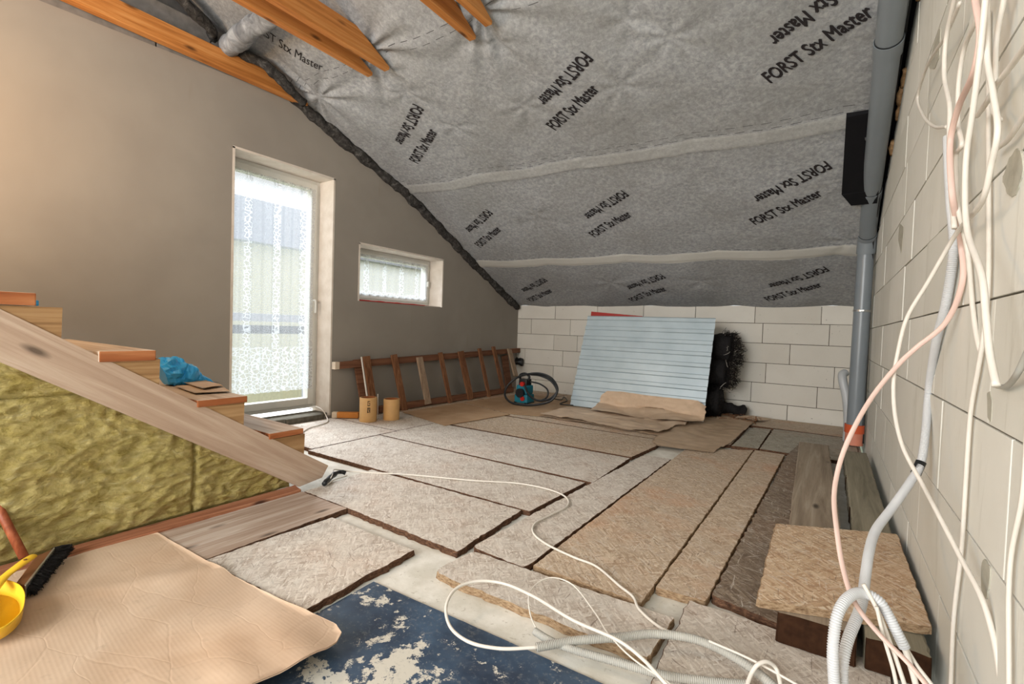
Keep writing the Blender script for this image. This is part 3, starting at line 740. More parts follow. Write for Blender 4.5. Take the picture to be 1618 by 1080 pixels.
# outside
MB().box((-60, -60, -3.2), (-3.9, 70, -3.0)).build('lawn', M_GRASS, kind='structure')
MB().box((-5.05, -.5, -.25), (-3.9, 4.5, -.1), .01).build('balcony_slab', M_SUB, kind='structure')
rl = thing('balcony_railing', 'dark balcony railing seen through the lace curtain of the door', 'railing', (-5.0, 2.0, -.1))
b = MB(); zr1 = at(0, -5.0, 430, 514)[2]; zr0 = at(0, -5.0, 430, 527)[2]; b.box((-5.02, -.5, zr0), (-4.98, 4.5, zr1), .004); b.build('hand_rail', M_RAIL, rl)
za = at(0, -5.0, 430, 496)[2]; zb_ = at(0, -5.0, 430, 508)[2]; b = MB(); b.box((-5.02, -.5, zb_), (-4.99, 4.5, za), .004); b.build('upper_rail', M_PALER, rl)
for y in (-.4, .8, 2.0, 3.2, 4.4): MB().box((-5.015, y-.02, -.1), (-4.985, y+.02, za), .003).build('post', M_PALER, rl)
hs = thing('neighbour_house', 'pale cream house outside the window, washed out by daylight', 'house', (-16, 9, -3))
MB().box((-20, 3, -3), (-15, 18, 3.2)).build('house_wall', M_RENDER, hs)
MB().add([(-20.4,2.6,3.2),(-14.6,2.6,3.2),(-14.6,18.4,3.2),(-20.4,18.4,3.2),(-17.5,2.6,5.2),(-17.5,18.4,5.2)], [(0,1,2,3),(1,4,5,2),(0,3,5,4),(0,4,1),(3,2,5)]).build('house_roof', M_PALER, hs)

# ================================================================== FLOOR BOARDS
ZB = -.023
def px(*P, z=0.0): return [fl(x, y, z)[:2] for x, y in P]
def osbd(P, mat, label, top=0.0, edge=None, rad=.008, **k):
    return slab('osb_board', P, ZB+.0, top, mat, mats=[mat, edge or M_EDGE], rad=rad, label=label, cat='board', **k)
osbd([(-1.75,1.263),(-1.257,1.267),(-1.234,.803),(-1.77,.765)], M_OSB, 'small pale chipped OSB board between the big cardboard and the white floor gap', rad=.004, jit=.003)
slab('floor_plank', px((246,843),(478,776),(549,803),(322,885)), ZB, .001, M_STRIPB, mats=[M_STRIPB, M_EDGE], label='dusty brown wooden board beside the stair foot, partly under the big cardboard', cat='board')
slab('batten', [(-2.215,-.6),(-2.135,-.6),(-2.13,1.36),(-2.215,1.38)], ZB, .012, M_BATTEN, mats=[M_BATTEN, M_BATTEN], jit=.001, label='reddish wooden batten along the foot of the yellow insulation', cat='batten')
osbd([(-2.127,1.371),(-2.16,1.815),(-1.15,1.842),(-1.119,1.349),(-1.78,1.366)], M_OSB, 'wide pale OSB board right in front of the stair foot', jit=.0025, top=.001)
osbd([(-2.80,1.826),(-1.115,1.855),(-1.09,2.402),(-2.80,2.417)], M_OSB, 'long pale OSB board crossed by the white cable, behind the stair foot', jit=.0015)
osbd([(-2.80,2.424),(-1.055,2.424),(-1.072,3.058),(-2.80,3.04)], M_OSB, 'long pale OSB board with grey scuffs in the middle of the room', top=.001)
osbd([(-3.60,2.60),(-2.808,2.60),(-2.808,3.20),(-3.60,3.20)], M_OSB, 'dusty OSB board under the two cardboard tubes')
osbd([(-3.60,1.86),(-2.808,1.86),(-2.808,2.592),(-3.60,2.592)], M_OSB, 'dusty OSB board at the balcony door sill', top=.001)
osbd([(-2.80,3.07),(-1.075,3.09),(-1.04,3.50),(-1.04,3.74),(-2.80,3.72)], M_OSBW, 'tan OSB board in front of the crumpled kraft paper')
osbd([(-3.60,3.21),(-2.808,3.21),(-2.808,4.40),(-3.60,4.40)], M_OSBW, 'OSB board mostly hidden under the thin hardboard by the ladder')
osbd([(-2.80,3.75),(-.98,3.75),(-.60,3.95),(-.60,5.53),(-2.80,5.53)], M_OSBW, 'OSB board under the leaning metal sheet and kraft paper')
osbd([(-3.60,4.41),(-2.808,4.41),(-2.808,5.53),(-3.60,5.53)], M_OSBW, 'OSB board in the far left corner under the blue pump', top=.001)
osbd([(-1.107,1.418),(-.855,1.402),(-.848,3.235),(-1.03,3.21)], M_OSB, 'narrow pale OSB strip lying lengthwise left of the large tan board', jit=.002, rad=.03)
osbd([(-.843,1.437),(-.452,1.444),(-.436,3.90),(-.843,3.585)], M_OSBW, 'large tan OSB board with orange stains lying lengthwise', edge=M_EDGEL)
osbd([(-.444,1.56),(-.29,1.575),(-.235,3.90),(-.428,3.905)], M_OSBW, 'narrow tan OSB board tapering beside the dark board', edge=M_EDGEL, top=.001)
osbd([(-.283,1.625),(-.06,1.572),(-.165,4.40),(-.222,3.90)], M_OSBD, 'dark dirty OSB wedge left of the raised planks', jit=.003, top=.002)
osbd([(-1.095,1.19),(-1.08,1.395),(-.345,1.43),(-.353,1.205)], M_OSB, 'long round-cornered OSB strip next to the scratched blue panel', rad=[.05,.03,.01,.02], jit=.003, top=.001, edge=M_EDGEL)
osbd([(-.335,1.555),(.16,1.555),(.16,.75),(-.28,.75),(-.33,1.215)], M_OSB, 'OSB board under the grey conduits at the bottom, in front of the plank ends', rad=.01, jit=.003)
osbd(px((1155,704),(1198,709),(1219,678),(1190,675)), M_OSBG, 'small grey OSB piece at the corner of the far kraft paper', top=.001)
osbd([(-.405,3.97),(.21,3.97),(.21,4.93),(-.395,4.92)], M_OSBG, 'greenish grey OSB board at the foot of the drain pipe')
osbd([(-.595,4.96),(.22,4.95),(.22,5.53),(-.595,5.53)], M_OSBW, 'brown OSB strip lying against the back wall beside the pipe')

# scratched blue panel
slab('blue_sheet', [(-1.228,1.052),(-.38,1.082),(-.10,1.09),(-.10,.25),(-1.75,.25),(-1.75,1.04)][0:3]+[(-.10,.3),(-1.21,.3)], -.0235, -.0175, M_BLUE, jit=.0003, bev=.001, rad=.004, label='dark blue glossy panel with scratched white patches on the floor', cat='panel')

# planks and raised board at the right
def plank(name, p, q, w, z0, z1, mat, endm, label, skew=0):
    p = np.array(p, float); q = np.array(q, float); d = (q-p)/np.linalg.norm(q-p); s = np.array([d[1], -d[0]])
    P = [p, q, q+s*w, p+s*w]
    return slab(name, P, z0, z1, mat, mats=[mat, mat], jit=.0012, bev=.006, rad=.006, label=label, cat='plank')
pk1 = plank('wooden_plank', (-.088,1.485), (-.156,4.03), .178, .003, .085, M_PLANK, M_ENDG, 'thick weathered plank under the left side of the raised OSB square')
pk2 = plank('wooden_plank', (.108,1.50), (.106,3.95), .128, .003, .083, M_PLANKG, M_ENDG, 'thick greenish plank beside the right wall, under the right side of the OSB square')
for o in (pk1, pk2):
    o.data.materials[1] = M_ENDG
    for p in o.data.polygons: p.material_index = 1 if p.normal.y < -.15 else 0
osq = fl(1225,826,.107)[:2], fl(1418,843,.107)[:2], fl(1474,991,.107)[:2], fl(1195,947,.107)[:2]
slab('osb_square', list(osq), .0865, .107, M_OSBW, mats=[osb('osb_square_face', [lin((166,134,104)), lin((194,162,130)), lin((208,184,154)), lin((226,206,180))], (lin((206,180,150)), .35), .25), M_EDGEL], jit=.0015, rad=.012, label='raised square OSB board lying across the two thick planks, lower right', cat='board')

# hardboard sheets and kraft paper
def sheet(name, P, z, th, mat, label, cat='hardboard', jit=.002, lift=None, seg=.04, rad=.003):
    return slab(name, P, z, z+th, mat, jit=jit, bev=.0006, rad=rad, seg=seg, label=label, cat=cat, tilt=lift)
sheet('hardboard_sheet', px((637,652),(703,673),(806,655.5),(730,637)), .004, .004, M_HARD, 'thin tan hardboard sheet on the floor beside the lower ladder rail')
sheet('hardboard_sheet', px((733,636),(808,654.5),(853,658),(902,646),(905,634),(830,622)), .004, .004, M_HARD, 'thin tan hardboard sheet under the blue pump and black hose')
def crumple(name, P, z, mat, label, amp=.012, seed=0, cat='paper', thick=.002, cell=.02, prof=None, edge=.006):
    """a sheet of paper: real gridded surface clipped to outline P, creased, with thickness"""
    P = np.array([p[:2] for p in P], float); x0, y0 = P.min(0); x1, y1 = P.max(0)
    def inside(x, y):
        c = False; n = len(P)
        for i in range(n):
            a, b = P[i], P[(i+1) % n]
            if (a[1] > y) != (b[1] > y) and x < (b[0]-a[0])*(y-a[1])/(b[1]-a[1])+a[0]: c = not c
        return c
    bm = bmesh.new(); vs = [bm.verts.new((p[0], p[1], 0)) for p in P]; bm.faces.new(vs)
    for ax, lo, hi in ((0, x0, x1), (1, y0, y1)):
        for k in range(1, int((hi-lo)/cell)+1):
            co = [0, 0, 0]; co[ax] = lo+k*cell; no = [0, 0, 0]; no[ax] = 1
            bmesh.ops.bisect_plane(bm, geom=bm.verts[:]+bm.edges[:]+bm.faces[:], plane_co=co, plane_no=no)
    bmesh.ops.remove_doubles(bm, verts=bm.verts, dist=.0005)
    for v in bm.verts:
        q = Vector((v.co.x*4+seed, v.co.y*4, seed)); h = abs(noise.noise(q))+.5*abs(noise.noise(q*2.7))
        hh = z+amp*h
        if prof: hh += prof(v.co.x, v.co.y)
        if v.is_boundary:
            v.co.x += edge*.5*noise.noise(q*6); v.co.y += edge*.5*noise.noise(q*6+Vector((9, 0, 0)))
        v.co.z = hh
    V = [list(v.co) for v in bm.verts]; bm.verts.index_update(); F = [[v.index for v in f.verts] for f in bm.faces]; E_ = [(e.verts[0].index, e.verts[1].index) for e in bm.edges if e.is_boundary]; bm.free()
    n = len(V); V2 = V+[(x, y, h-thick) for x, y, h in V]; F2 = F+[[i+n for i in f][::-1] for f in F]+[(a, b_, b_+n, a+n) for a, b_ in E_]
    return mesh(name, V2, F2, mat, smooth=True, label=label, cat=cat)
crumple('kraft_paper', px((905,650),(853,658),(1040,689),(1030,700),(1038,705),(1080,711),(1127,716),(1155,700),(1196,664),(1178,658),(1120,655),(960,645)), .006, M_CARDB, 'dirty brown kraft paper lying under the crumpled sheets at the back', .022, 3)
crumple('kraft_paper', px((853,657),(900,645),(950,652),(1088,668),(1083,676),(1066,676),(1056,684),(1040,689),(1020,684),(990,682),(930,670)), .020, M_KRAFT, 'middle layer of torn kraft paper in front of the leaning metal sheet', .028, 11)

# big cardboard, bottom left
def cbprof(x, y):
    e = max(0.0, (x+1.42)/.42); f = max(0.0, (.80-y)/.5)
    return .042*min(1, e)**1.6*(.55+.45*min(1, f)) + .006*math.sin(y*9+x*4)*min(1, e+.25) + .004*math.sin(y*44+x*9)*min(1, e)+.008*math.exp(-((x+1.9-.5*(y-.3))/.05)**2)
cbp = px((98,884),(150,862),(217,846),(249,843),(285,862),(320,884),(368,915),(420,945),(477,968)) + [(-1.13,.80),(-1.05,.797),(-1.0,.775),(-.985,.72),(-.99,.62),(-1.03,.50),(-1.12,.2),(-2.4,.2),(-2.4,.42)]
cbp = [p for p in cbp]
cb = [fl(115,882)[:2], fl(217,847)[:2], fl(249,843)[:2], fl(320,884)[:2], (-1.5,.775), fl(477,968)[:2], (-1.12,.797), (-1.07,.795), (-1.03,.780), (-1.008,.750), (-1.0,.71), (-1.002,.66), (-1.01,.60), (-1.03,.40), (-1.05,.12), (-2.128,.12), (-2.128,.50)]
crumple('cardboard_sheet', cb, .006, M_CARD, 'large flattened brown cardboard on the floor, bottom left, curling at its right corner', .006, 21, 'cardboard', .004, .025, cbprof)

# ================================================================== STAIR
st = thing('staircase', 'rough wooden staircase at the left with sloping stringer and board treads', 'staircase', (XS, .9, 0))
zt = lambda y: .847-.6395*(y-.343); zl = lambda y: .687-.6435*(y-.343)
X1, X0 = XS+.0, XS-.055
ya, yb = -.95, 1.535
yl = 1.372
V = [(X1,ya,zl(ya)),(X1,ya,zt(ya)),(X1,yb,zt(yb)),(X1,yb-.035,.030),(X1,yl,.014)]; V = V+[(X0,y,z) for x,y,z in V]
F = [(0,4,3,2,1),(5,6,7,8,9),(0,1,6,5),(1,2,7,6),(2,3,8,7),(3,4,9,8),(4,0,5,9)]
F[0] = (0,1,2,3,4)[::-1]; 
me = mesh('stringer', V, F, M_STRING, st)
# second stringer by the wall side
V2 = [(x-1.05, y, z) for x, y, z in V]; mesh('stringer', V2, F, M_STRING, st)
steps = [(1.399,.276,1.212,1.385,.308,.016), (1.100,.472,.905,1.108,.497,.017), (.775,.674,.585,.758,.709,.028), (.490,.859,.20,.424,.903,.030)]
pitch_y, rise = (1.399-.490)/3, (.859-.276)/3
for k in (4, 5): steps.append((.49-(k-3)*pitch_y, .859+(k-3)*rise, .22-(k-3)*pitch_y, .45-(k-3)*pitch_y, .895+(k-3)*rise, .03))
for i, (yr, zbk, ta, tb, ztp, th) in enumerate(steps):
    y0 = yr-.42; xb0, xb1 = X0-.07, X1-.004
    # riser block: triangular carriage resting on the stringer
    yL = yr-(zbk-zt(yr))/.6395; 
    Vb = [(xb1,yL,zbk),(xb1,yr,zbk),(xb1,yr-.002,zt(yr)-.01),(xb1,yL,zt(yL)-.01)]
    Vb = [(xb1,max(yL,yr-.32),zbk),(xb1,yr,zbk),(xb1,yr-.003,zt(yr)-.012),(xb1,max(yL,yr-.32),zt(max(yL,yr-.32))-.012)]
    Vb += [(xb0,y,z) for x,y,z in Vb]
    mesh('step_block', Vb, [(0,1,2,3),(4,7,6,5),(0,4,5,1),(1,5,6,2),(2,6,7,3),(3,7,4,0)], M_BLOCK, st)
    # the riser board running across under the nosing
    MB().box((X0-1.0, yr-.03, zbk-.16), (xb0, yr-.004, zbk-.002), .003).build('riser', M_BLOCK, st)
    b = MB(); v, f = bevbox(np.array([X0-1.02, ta, ztp-th-.012]), np.array([X1+.006, tb, ztp]), .004)
    b.add(v, f)
    tr_ = b.build('tread', M_TREAD, st, mats=[M_TREAD, M_TREADEND])
    for p in tr_.data.polygons: p.material_index = 1 if (p.normal.x > .6 or (p.normal.y < -.6 and i < 2)) else 0
# things on the treads
t2z = .498; 
P_ = [at(2, t2z+.004, *p)[:2] for p in ((277,611),(307,622),(363,619),(345,607))]
crumple('cardboard_scrap', P_, t2z+.008, M_CARDB, 'flat grey cardboard scraps on the second tread from the floor', .004, 5, 'cardboard', .002, .02)
P_ = [at(2, t2z+.01, *p)[:2] for p in ((290,606),(320,616),(352,611),(325,603))]
crumple('cardboard_scrap', P_, t2z+.018, M_CARDB, 'small cardboard scrap on top of the flat one beside the blue bag', .004, 6, 'cardboard', .002, .02)
def bag():
    # crumpled plastic bag: a closed lumpy surface following the photo's outline
    c = at(2, t2z+.05, 285, 592); P0 = at(0, c[0]+.02, 256, 572); P1 = at(0, c[0]+.02, 352, 606)
    path = [at(0, c[0]+dx, x, y) for x, y, dx in ((256,592,0),(268,588,0),(284,589,0),(302,594,.01),(318,601,.01),(334,606,.01),(344,609,.01))]
    rad = np.interp(np.linspace(0, 1, 61), [0, .15, .3, .5, .7, .88, 1], [.060, .078, .072, .050, .032, .017, .007])
    P = resample(catmull(path, 12), .0001); idx = np.linspace(0, len(P)-1, 61).astype(int); P = P[idx]
    V, F = sweep(P, rad, 26)
    for i in range(len(V)):
        q = P[i//26]; v = Vector(V[i]); n = abs(noise.noise(v*14))*1.0+.30*abs(noise.noise(v*38)); V[i] = q+(V[i]-q)*(.72+.8*n); V[i][2] = max(V[i][2], t2z+.002)
    mesh('plastic_bag', V, F, M_BLUEBAG, smooth=False, label='crumpled bright blue plastic bag lying on the second tread', cat='bag')
bag()
pb = [at(0, XS-.01, *p) for p in ((30,478),(62,478))]
MB().box((XS-.14, pb[0][1]-.0, .862), (XS-.012, pb[1][1], .880), .003).build('blue_strip', M_BLUEBAG, label='folded blue plastic strip tucked under the top visible tread', cat='plastic')
# insulation batts closing the side under the stringer
def batt(ya, yb, zf0, zf1, label, seed, amp=.026):
    ny, nz = int((yb-ya)/.0085), 100; V = []
    for i in range(ny+1):
        y = ya+(yb-ya)*i/ny; a, b_ = zf0(y), zf1(y)
        for j in range(nz+1):
            z = a+(b_-a)*j/nz; q = Vector((seed, y*4.2, z*7.0)); q2 = Vector((seed, y*13, z*20))
            w = Vector((noise.noise(q2*.6), noise.noise(q2*.6+Vector((5, 5, 5))), 0))*.8
            h = noise.noise(q)+.55*(1-2.2*abs(noise.noise(q2+w)))+.3*noise.noise(q2*2.4)+.16*(1-2*abs(noise.noise(q2*4.5)))
            ed = min(1, (z-a)/.02+.05, (b_-z)/.012+.25, (y-ya)/.015+.1, (yb-y)/.015+.1) if b_ > a else 0
            V.append((XS-.08+amp*.62*(h)*1.0*(.4+.6*max(0, ed))+.018*max(0, ed), y, z))
    m = nz+1; F = [(i*m+j, (i+1)*m+j, (i+1)*m+j+1, i*m+j+1) for i in range(ny) for j in range(nz)]
    n = len(V); V += [(XS-.2, V[i*m+j][1], V[i*m+j][2]) for i in (0, ny) for j in (0, nz)]
    F += [(n, n+2, n+3, n+1)]
    return mesh('insulation_batt', V, F, M_WOOL, smooth=True, label=label, cat='insulation')
ysm = at(0, XS-.06, 308, 700)[1]
zs_ = at(0, XS-.06, 30, 628)[2]
batt(-.9, ysm, lambda y: .0, lambda y: min(zs_-.004+.0*y, zl(y)+.02), 'large yellow mineral wool batt under the stair stringer, left of the vertical seam', 2)
yq = .343-(zs_-.687)/.6435+.03
batt(-.9, yq, lambda y: zs_-.008, lambda y: max(zs_+.003, zl(y)+.02), 'upper yellow mineral wool batt tucked right under the stringer at the left edge', 7)
batt(ysm-.004, 1.365, lambda y: .0, lambda y: max(.003, zl(y)+.015), 'small triangular greenish wool batt at the stair foot', 13, .03)
# dark rag at the stringer foot
V, F = lumpy([fl(512,764,.02), fl(524,752,.022), fl(538,745,0.018), fl(546,747,.01)], .011, 31, .6, 12, 20)
mesh('black_rag', V, F, M_RUBBER, smooth=True, label='small black rag lying at the end of the stair stringer', cat='rag')

# ================================================================== LADDER
lad = thing('ladder', 'brown home-made wooden ladder lying on its side against the plastered wall', 'ladder', (-3.5, 4.1, 0))
t0 = at(0, -3.585, 534, 577); t1 = np.array([-3.585, 5.53, .535])
v, f = beam(t0, t1, .045, .062, .004, n=1); rail0 = mesh('rail', v, f, M_LADR, lad)
v, f = beam((t0[0],t0[1]-.045,t0[2]), t0, .047, .064, .002); mesh('rail_tip', v, f, M_CREAM, rail0, label='cream coloured rail tip')
l0 = np.array([-3.475, 2.98, .040]); l1 = np.array([-3.42, 5.15, .040])
v, f = beam(l0, l1, .045, .062, .004); mesh('rail', v, f, M_LADR, lad)
def c7(x, y): return 500+x/4.045, 520+y/4.045
rg = [((318,172),(378,572),42,M_RUNG,.0),((493,162),(568,537),40,M_RUNG,.0),((657,178),(715,477),42,M_RUNGG,.0),((790,148),(856,470),28,M_RUNG,0),
      ((920,140),(987,447),45,M_RUNG,0),((1040,122),(1105,438),25,M_RUNG,0),((1130,110),(1192,385),26,M_RUNG,0),((1232,128),(1275,300),40,M_RUNGG,0)]
def tread_pts(a, b_):
    A = at(0, -3.55, *c7(*a)); 
    # lower end: on the front face of the lower rail
    xx, yy = c7(*b_); d = ray(xx, yy)
    lo, hi = -3.55, -3.30
    for _ in range(40):
        m = (lo+hi)/2; Q = at(0, m, xx, yy)
        # lower rail front: plane from rail line, x grows with y
        xr = l0[0]+(l1[0]-l0[0])*(Q[1]-l0[1])/(l1[1]-l0[1])+.036
        if m < xr: lo = m
        else: hi = m
    return A, at(0, lo, xx, yy)
for a, b_, w, m, _ in rg:
    A, B = tread_pts(a, b_); Dp = (A-CP) @ AF; wm = w/4.045*((B-CP) @ AF)/FPX*1.15
    v, f = beam(B, A, wm, .022, .003, up=(1, 0, 0), jit=.0008)
    mesh('rung', v, f, m, lad)
# wider dark boards leaning behind
for (a, b_, w, m, lab, xo) in (((262,192),(290,400),36,M_LADR,'dark board leaning on the wall behind the first ladder rung',-3.60),):
    A = at(0, -3.605, *c7(*a)); B = at(0, -3.54, *c7(300, 470)); B = np.array([-3.50, B[1], .02])
    A = np.array([-3.612, A[1], A[2]]); v, f = beam(B, A, .085, .016, .002, up=(1, 0, 0)); mesh('leaning_board', v, f, m, label=lab, cat='board')
A = np.array([-3.607, at(0, -3.6, *c7(1205,150))[1], .47]); B = np.array([-3.545, A[1]+.05, .01])
v, f = beam(B, A, .13, .018, .002, up=(1, 0, 0)); mesh('leaning_board', v, f, M_LADR, label='wide dark board leaning on the wall behind the last ladder rungs', cat='board')
A = at(0, -3.53, *c7(287,176)); B = at(0, -3.40, *c7(319,400)); B = B+(B-A)*.45; B[2] = max(B[2], .012)
v, f = beam(B, A, .010, .012, .002, up=(1, 0, 0)); mesh('white_stick', v, f, M_CABLE, label='thin white stick leaning beside the first ladder rung behind the tube', cat='stick')

# cardboard tubes
def core(name, x, y, r, h, label, marks):
    root = thing(name, label, 'tube', (x, y, 0))
    n = 48; V = []; F = []
    prof = [(r, 0), (r, h-.003), (r-.003, h), (r-.010, h), (r-.012, h-.004), (r-.012, .004), (r-.012, 0)]
    for (q, z) in prof:
        for k in range(n): a = 2*math.pi*k/n; V.append((x+q*math.cos(a), y+q*math.sin(a), z+.001))
    for i in range(len(prof)-1):
        for k in range(n): k2 = (k+1) % n; F.append((i*n+k, i*n+k2, (i+1)*n+k2, (i+1)*n+k))
    fm = [0 if i < 3*n else 1 for i in range(len(F))]
    tw = mesh('tube_wall', V, F, None, root, True, mats=[M_TUBE, M_TUBEIN], fmat=fm)
    if marks:
        # black stencil marks on the curved front
        b = MB(); ac = math.atan2(-y, -x)+.06; 
        def patch(a0, a1, z0, z1):
            k = 6; vv = []
            for i in range(k+1):
                a = ac+(a0+(a1-a0)*i/k)
                for z in (z0, z1): vv.append((x+(r+.0006)*math.cos(a), y+(r+.0006)*math.sin(a), z))
            b.add(vv, [(2*i, 2*i+2, 2*i+3, 2*i+1) for i in range(k)])
        z = h-.028
        for s in ((-.14,.14,z,z+.006),(-.14,-.08,z-.034,z),(-.14,.14,z-.036,z-.030),(.08,.14,z-.034,z-.012),(.0,.14,z-.016,z-.010),
                  (-.16,-.08,z-.095,z-.05),(.08,.16,z-.095,z-.05),(-.16,.16,z-.056,z-.050),(-.03,.03,z-.075,z-.05),(-.14,.02,z-.092,z-.084),(.05,.09,z-.085,z-.07)): patch(*s)
        b.build('stencil_mark', M_INK, tw)
core('cardboard_tube', -3.275, 2.70, .072, .205, 'taller tan cardboard tube with black stencil marks, standing by the door', True)
core('cardboard_tube', -3.19, 2.885, .070, .182, 'plain tan cardboard tube with a white strip at its side, right of the marked one', False)
b = MB(); q = fl(586+.5,662,.0); P = catmull([at(1, 2.80, 597, 622), at(1, 2.80, 597, 640), at(1, 2.80, 596.5, 655), at(1, 2.79, 596, 661), at(1, 2.78, 588, 662)], 6)
v, f = sweep(P, .004, 8); mesh('bent_wire', v, f, M_CABLE, smooth=True, label='thin white bent wire between the two cardboard tubes', cat='wire')
wb = thing('wood_block', 'short orange wooden block with cream end beside the marked tube', 'block', (-3.45, 2.66, 0))
A = np.array([-3.60, 2.58, .03]); B = np.array([-3.42, 2.72, .03]); dd_ = (B-A)/np.linalg.norm(B-A)
v, f = beam(A+dd_*.045, B, .05, .05, .004); mesh('block_body', v, f, M_WOODOR, wb)
v, f = beam(A, A+dd_*.045, .05, .05, .004); mesh('painted_end', v, f, M_CREAM, wb)

# ================================================================== PUMP WITH HOSE
pm = thing('water_pump', 'teal electric pump with red knobs standing inside a black hose coil', 'pump', (-2.80, 4.50, 0))
c0 = np.array([-2.83, 4.5, 0.009])
b = MB(); b.box(c0+(-.085,-.07,.0), c0+(.085,.09,.10), .018); b.box(c0+(-.07,-.06,.10), c0+(.075,.08,.20), .02); pbody = b.build('pump_body', M_TEAL, pm)
b = MB(); b.box(c0+(-.045,-.05,.195), c0+(.06,.06,.265), .012); v, f = sweep(catmull([c0+(-.05,0,.24), c0+(-.06,0,.30), c0+(0,0,.325), c0+(.06,0,.30), c0+(.05,0,.24)], 6), .014, 10); b.add(v, f); b.build('pump_head', M_RUBBER, pm)
for dz, dx in ((.215, .02), (.055, .03)):
    v, f = sweep(np.array([c0+(dx,-.085,dz), c0+(dx,-.07,dz), c0+(dx,-.055,dz)]), .026, 16); mesh('knob', v, f, M_REDP, pbody)
v, f = sweep(np.array([c0+(.0,-.10,.115), c0+(0,-.085,.115), c0+(0,-.05,.115)]), .05, 24); mesh('pump_face', v, f, M_RUBBER, pbody)
for sx in (-1, 1): MB().box(c0+(sx*.07-.015,-.075,-.001), c0+(sx*.07+.015,.095,.012), .004).build('foot', M_RUBBER, pm)
def hp(x, y, Y): return at(1, Y, *c7(x, y))
H_ = [hp(1330,360,4.42), hp(1360,420,4.40), hp(1420,455,4.36), hp(1500,440,4.34), hp(1540,390,4.36), hp(1510,320,4.40), hp(1440,285,4.44), hp(1360,285,4.45), hp(1280,310,4.44), hp(1215,370,4.38), hp(1205,420,4.34), hp(1240,465,4.30), hp(1320,482,4.28), hp(1420,480,4.30), hp(1500,455,4.32), hp(1538,400,4.36), hp(1500,330,4.42), hp(1430,295,4.46), hp(1370,288,4.46)]
for p in H_: p[2] = max(p[2], .022)
cable('garden_hose', H_, .012, M_RUBBER, 'thick black hose coiled in a big loop around the teal pump', 'hose')
H2 = [hp(1340,390,4.40), hp(1370,430,4.38), hp(1430,455,4.36), hp(1475,430,4.36), hp(1478,390,4.37), hp(1430,350,4.40), hp(1370,335,4.42)]
for p in H2: p[2] = max(p[2], .022)
cable('pump_cable', H2, .009, M_RUBBER, 'inner black cable loop in front of the teal pump', 'cable')
cable('power_lead', [fl(*c7(1500,440), .015), fl(*c7(1560,450), .015), fl(*c7(1580,432), .015), fl(*c7(1600,455), .015), fl(*c7(1560,478), .015), fl(*c7(1660,486), .015)], .006, M_RUBBER, 'thin black lead trailing from the hose towards the metal sheet', 'cable')
0 and cable('copper_pipe', [hp(1375,318,4.9), hp(1450,322,4.95), hp(1500,335,5.0)], .008, M_BRW, 'short brown pipe behind the hose coil', 'pipe')
V, F = lumpy([(-3.60, 5.46, .385), (-3.55, 5.48, .38), (-3.49, 5.50, .38)], .045, 44, .5, 12, 25)
mesh('foam_lump', V, F, M_RUBBER, smooth=True, label='small black lump stuck in the far left corner above the pump', cat='foam')

# ================================================================== METAL SHEET AND WIRE BUNDLE
BL, BR_, TL_, TR_ = np.array([-2.352,4.70,.012]), np.array([-.965,4.74,.012]), np.array([-2.305,4.985,1.008]), np.array([-.945,5.0,1.004])
def steel():
    prof = []; N = 9      # ribs across the height: flat field, then a shallow trapezoid rib
    for k in range(N):
        s = k/N; prof += [(s+.000, 0), (s+.060, 0), (s+.068, .012), (s+.100, .012), (s+.108, 0)]
    prof = [(p, h) for p, h in prof if p <= .995]+[(1.0, 0)]
    n = np.cross(BR_-BL, TL_-BL); n /= np.linalg.norm(n); V = []; nx = 30
    for s, h in prof:
        a = BL+(TL_-BL)*s; b_ = BR_+(TR_-BR_)*s
        for i in range(nx+1):
            t_ = i/nx; V.append(a+(b_-a)*t_ + n*(h+.004*math.sin(t_*5)))
    m = nx+1; F = [(j*m+i, j*m+i+1, (j+1)*m+i+1, (j+1)*m+i) for j in range(len(prof)-1) for i in range(nx)]
    K = len(V); V += [v-n*.0012 for v in V]; F += [tuple(q+K for q in f)[::-1] for f in F]
    return mesh('metal_sheet', V, F, M_SHEET, label='pale blue-grey profiled metal sheet leaning in front of the wire bundle', cat='metal sheet')
steel()
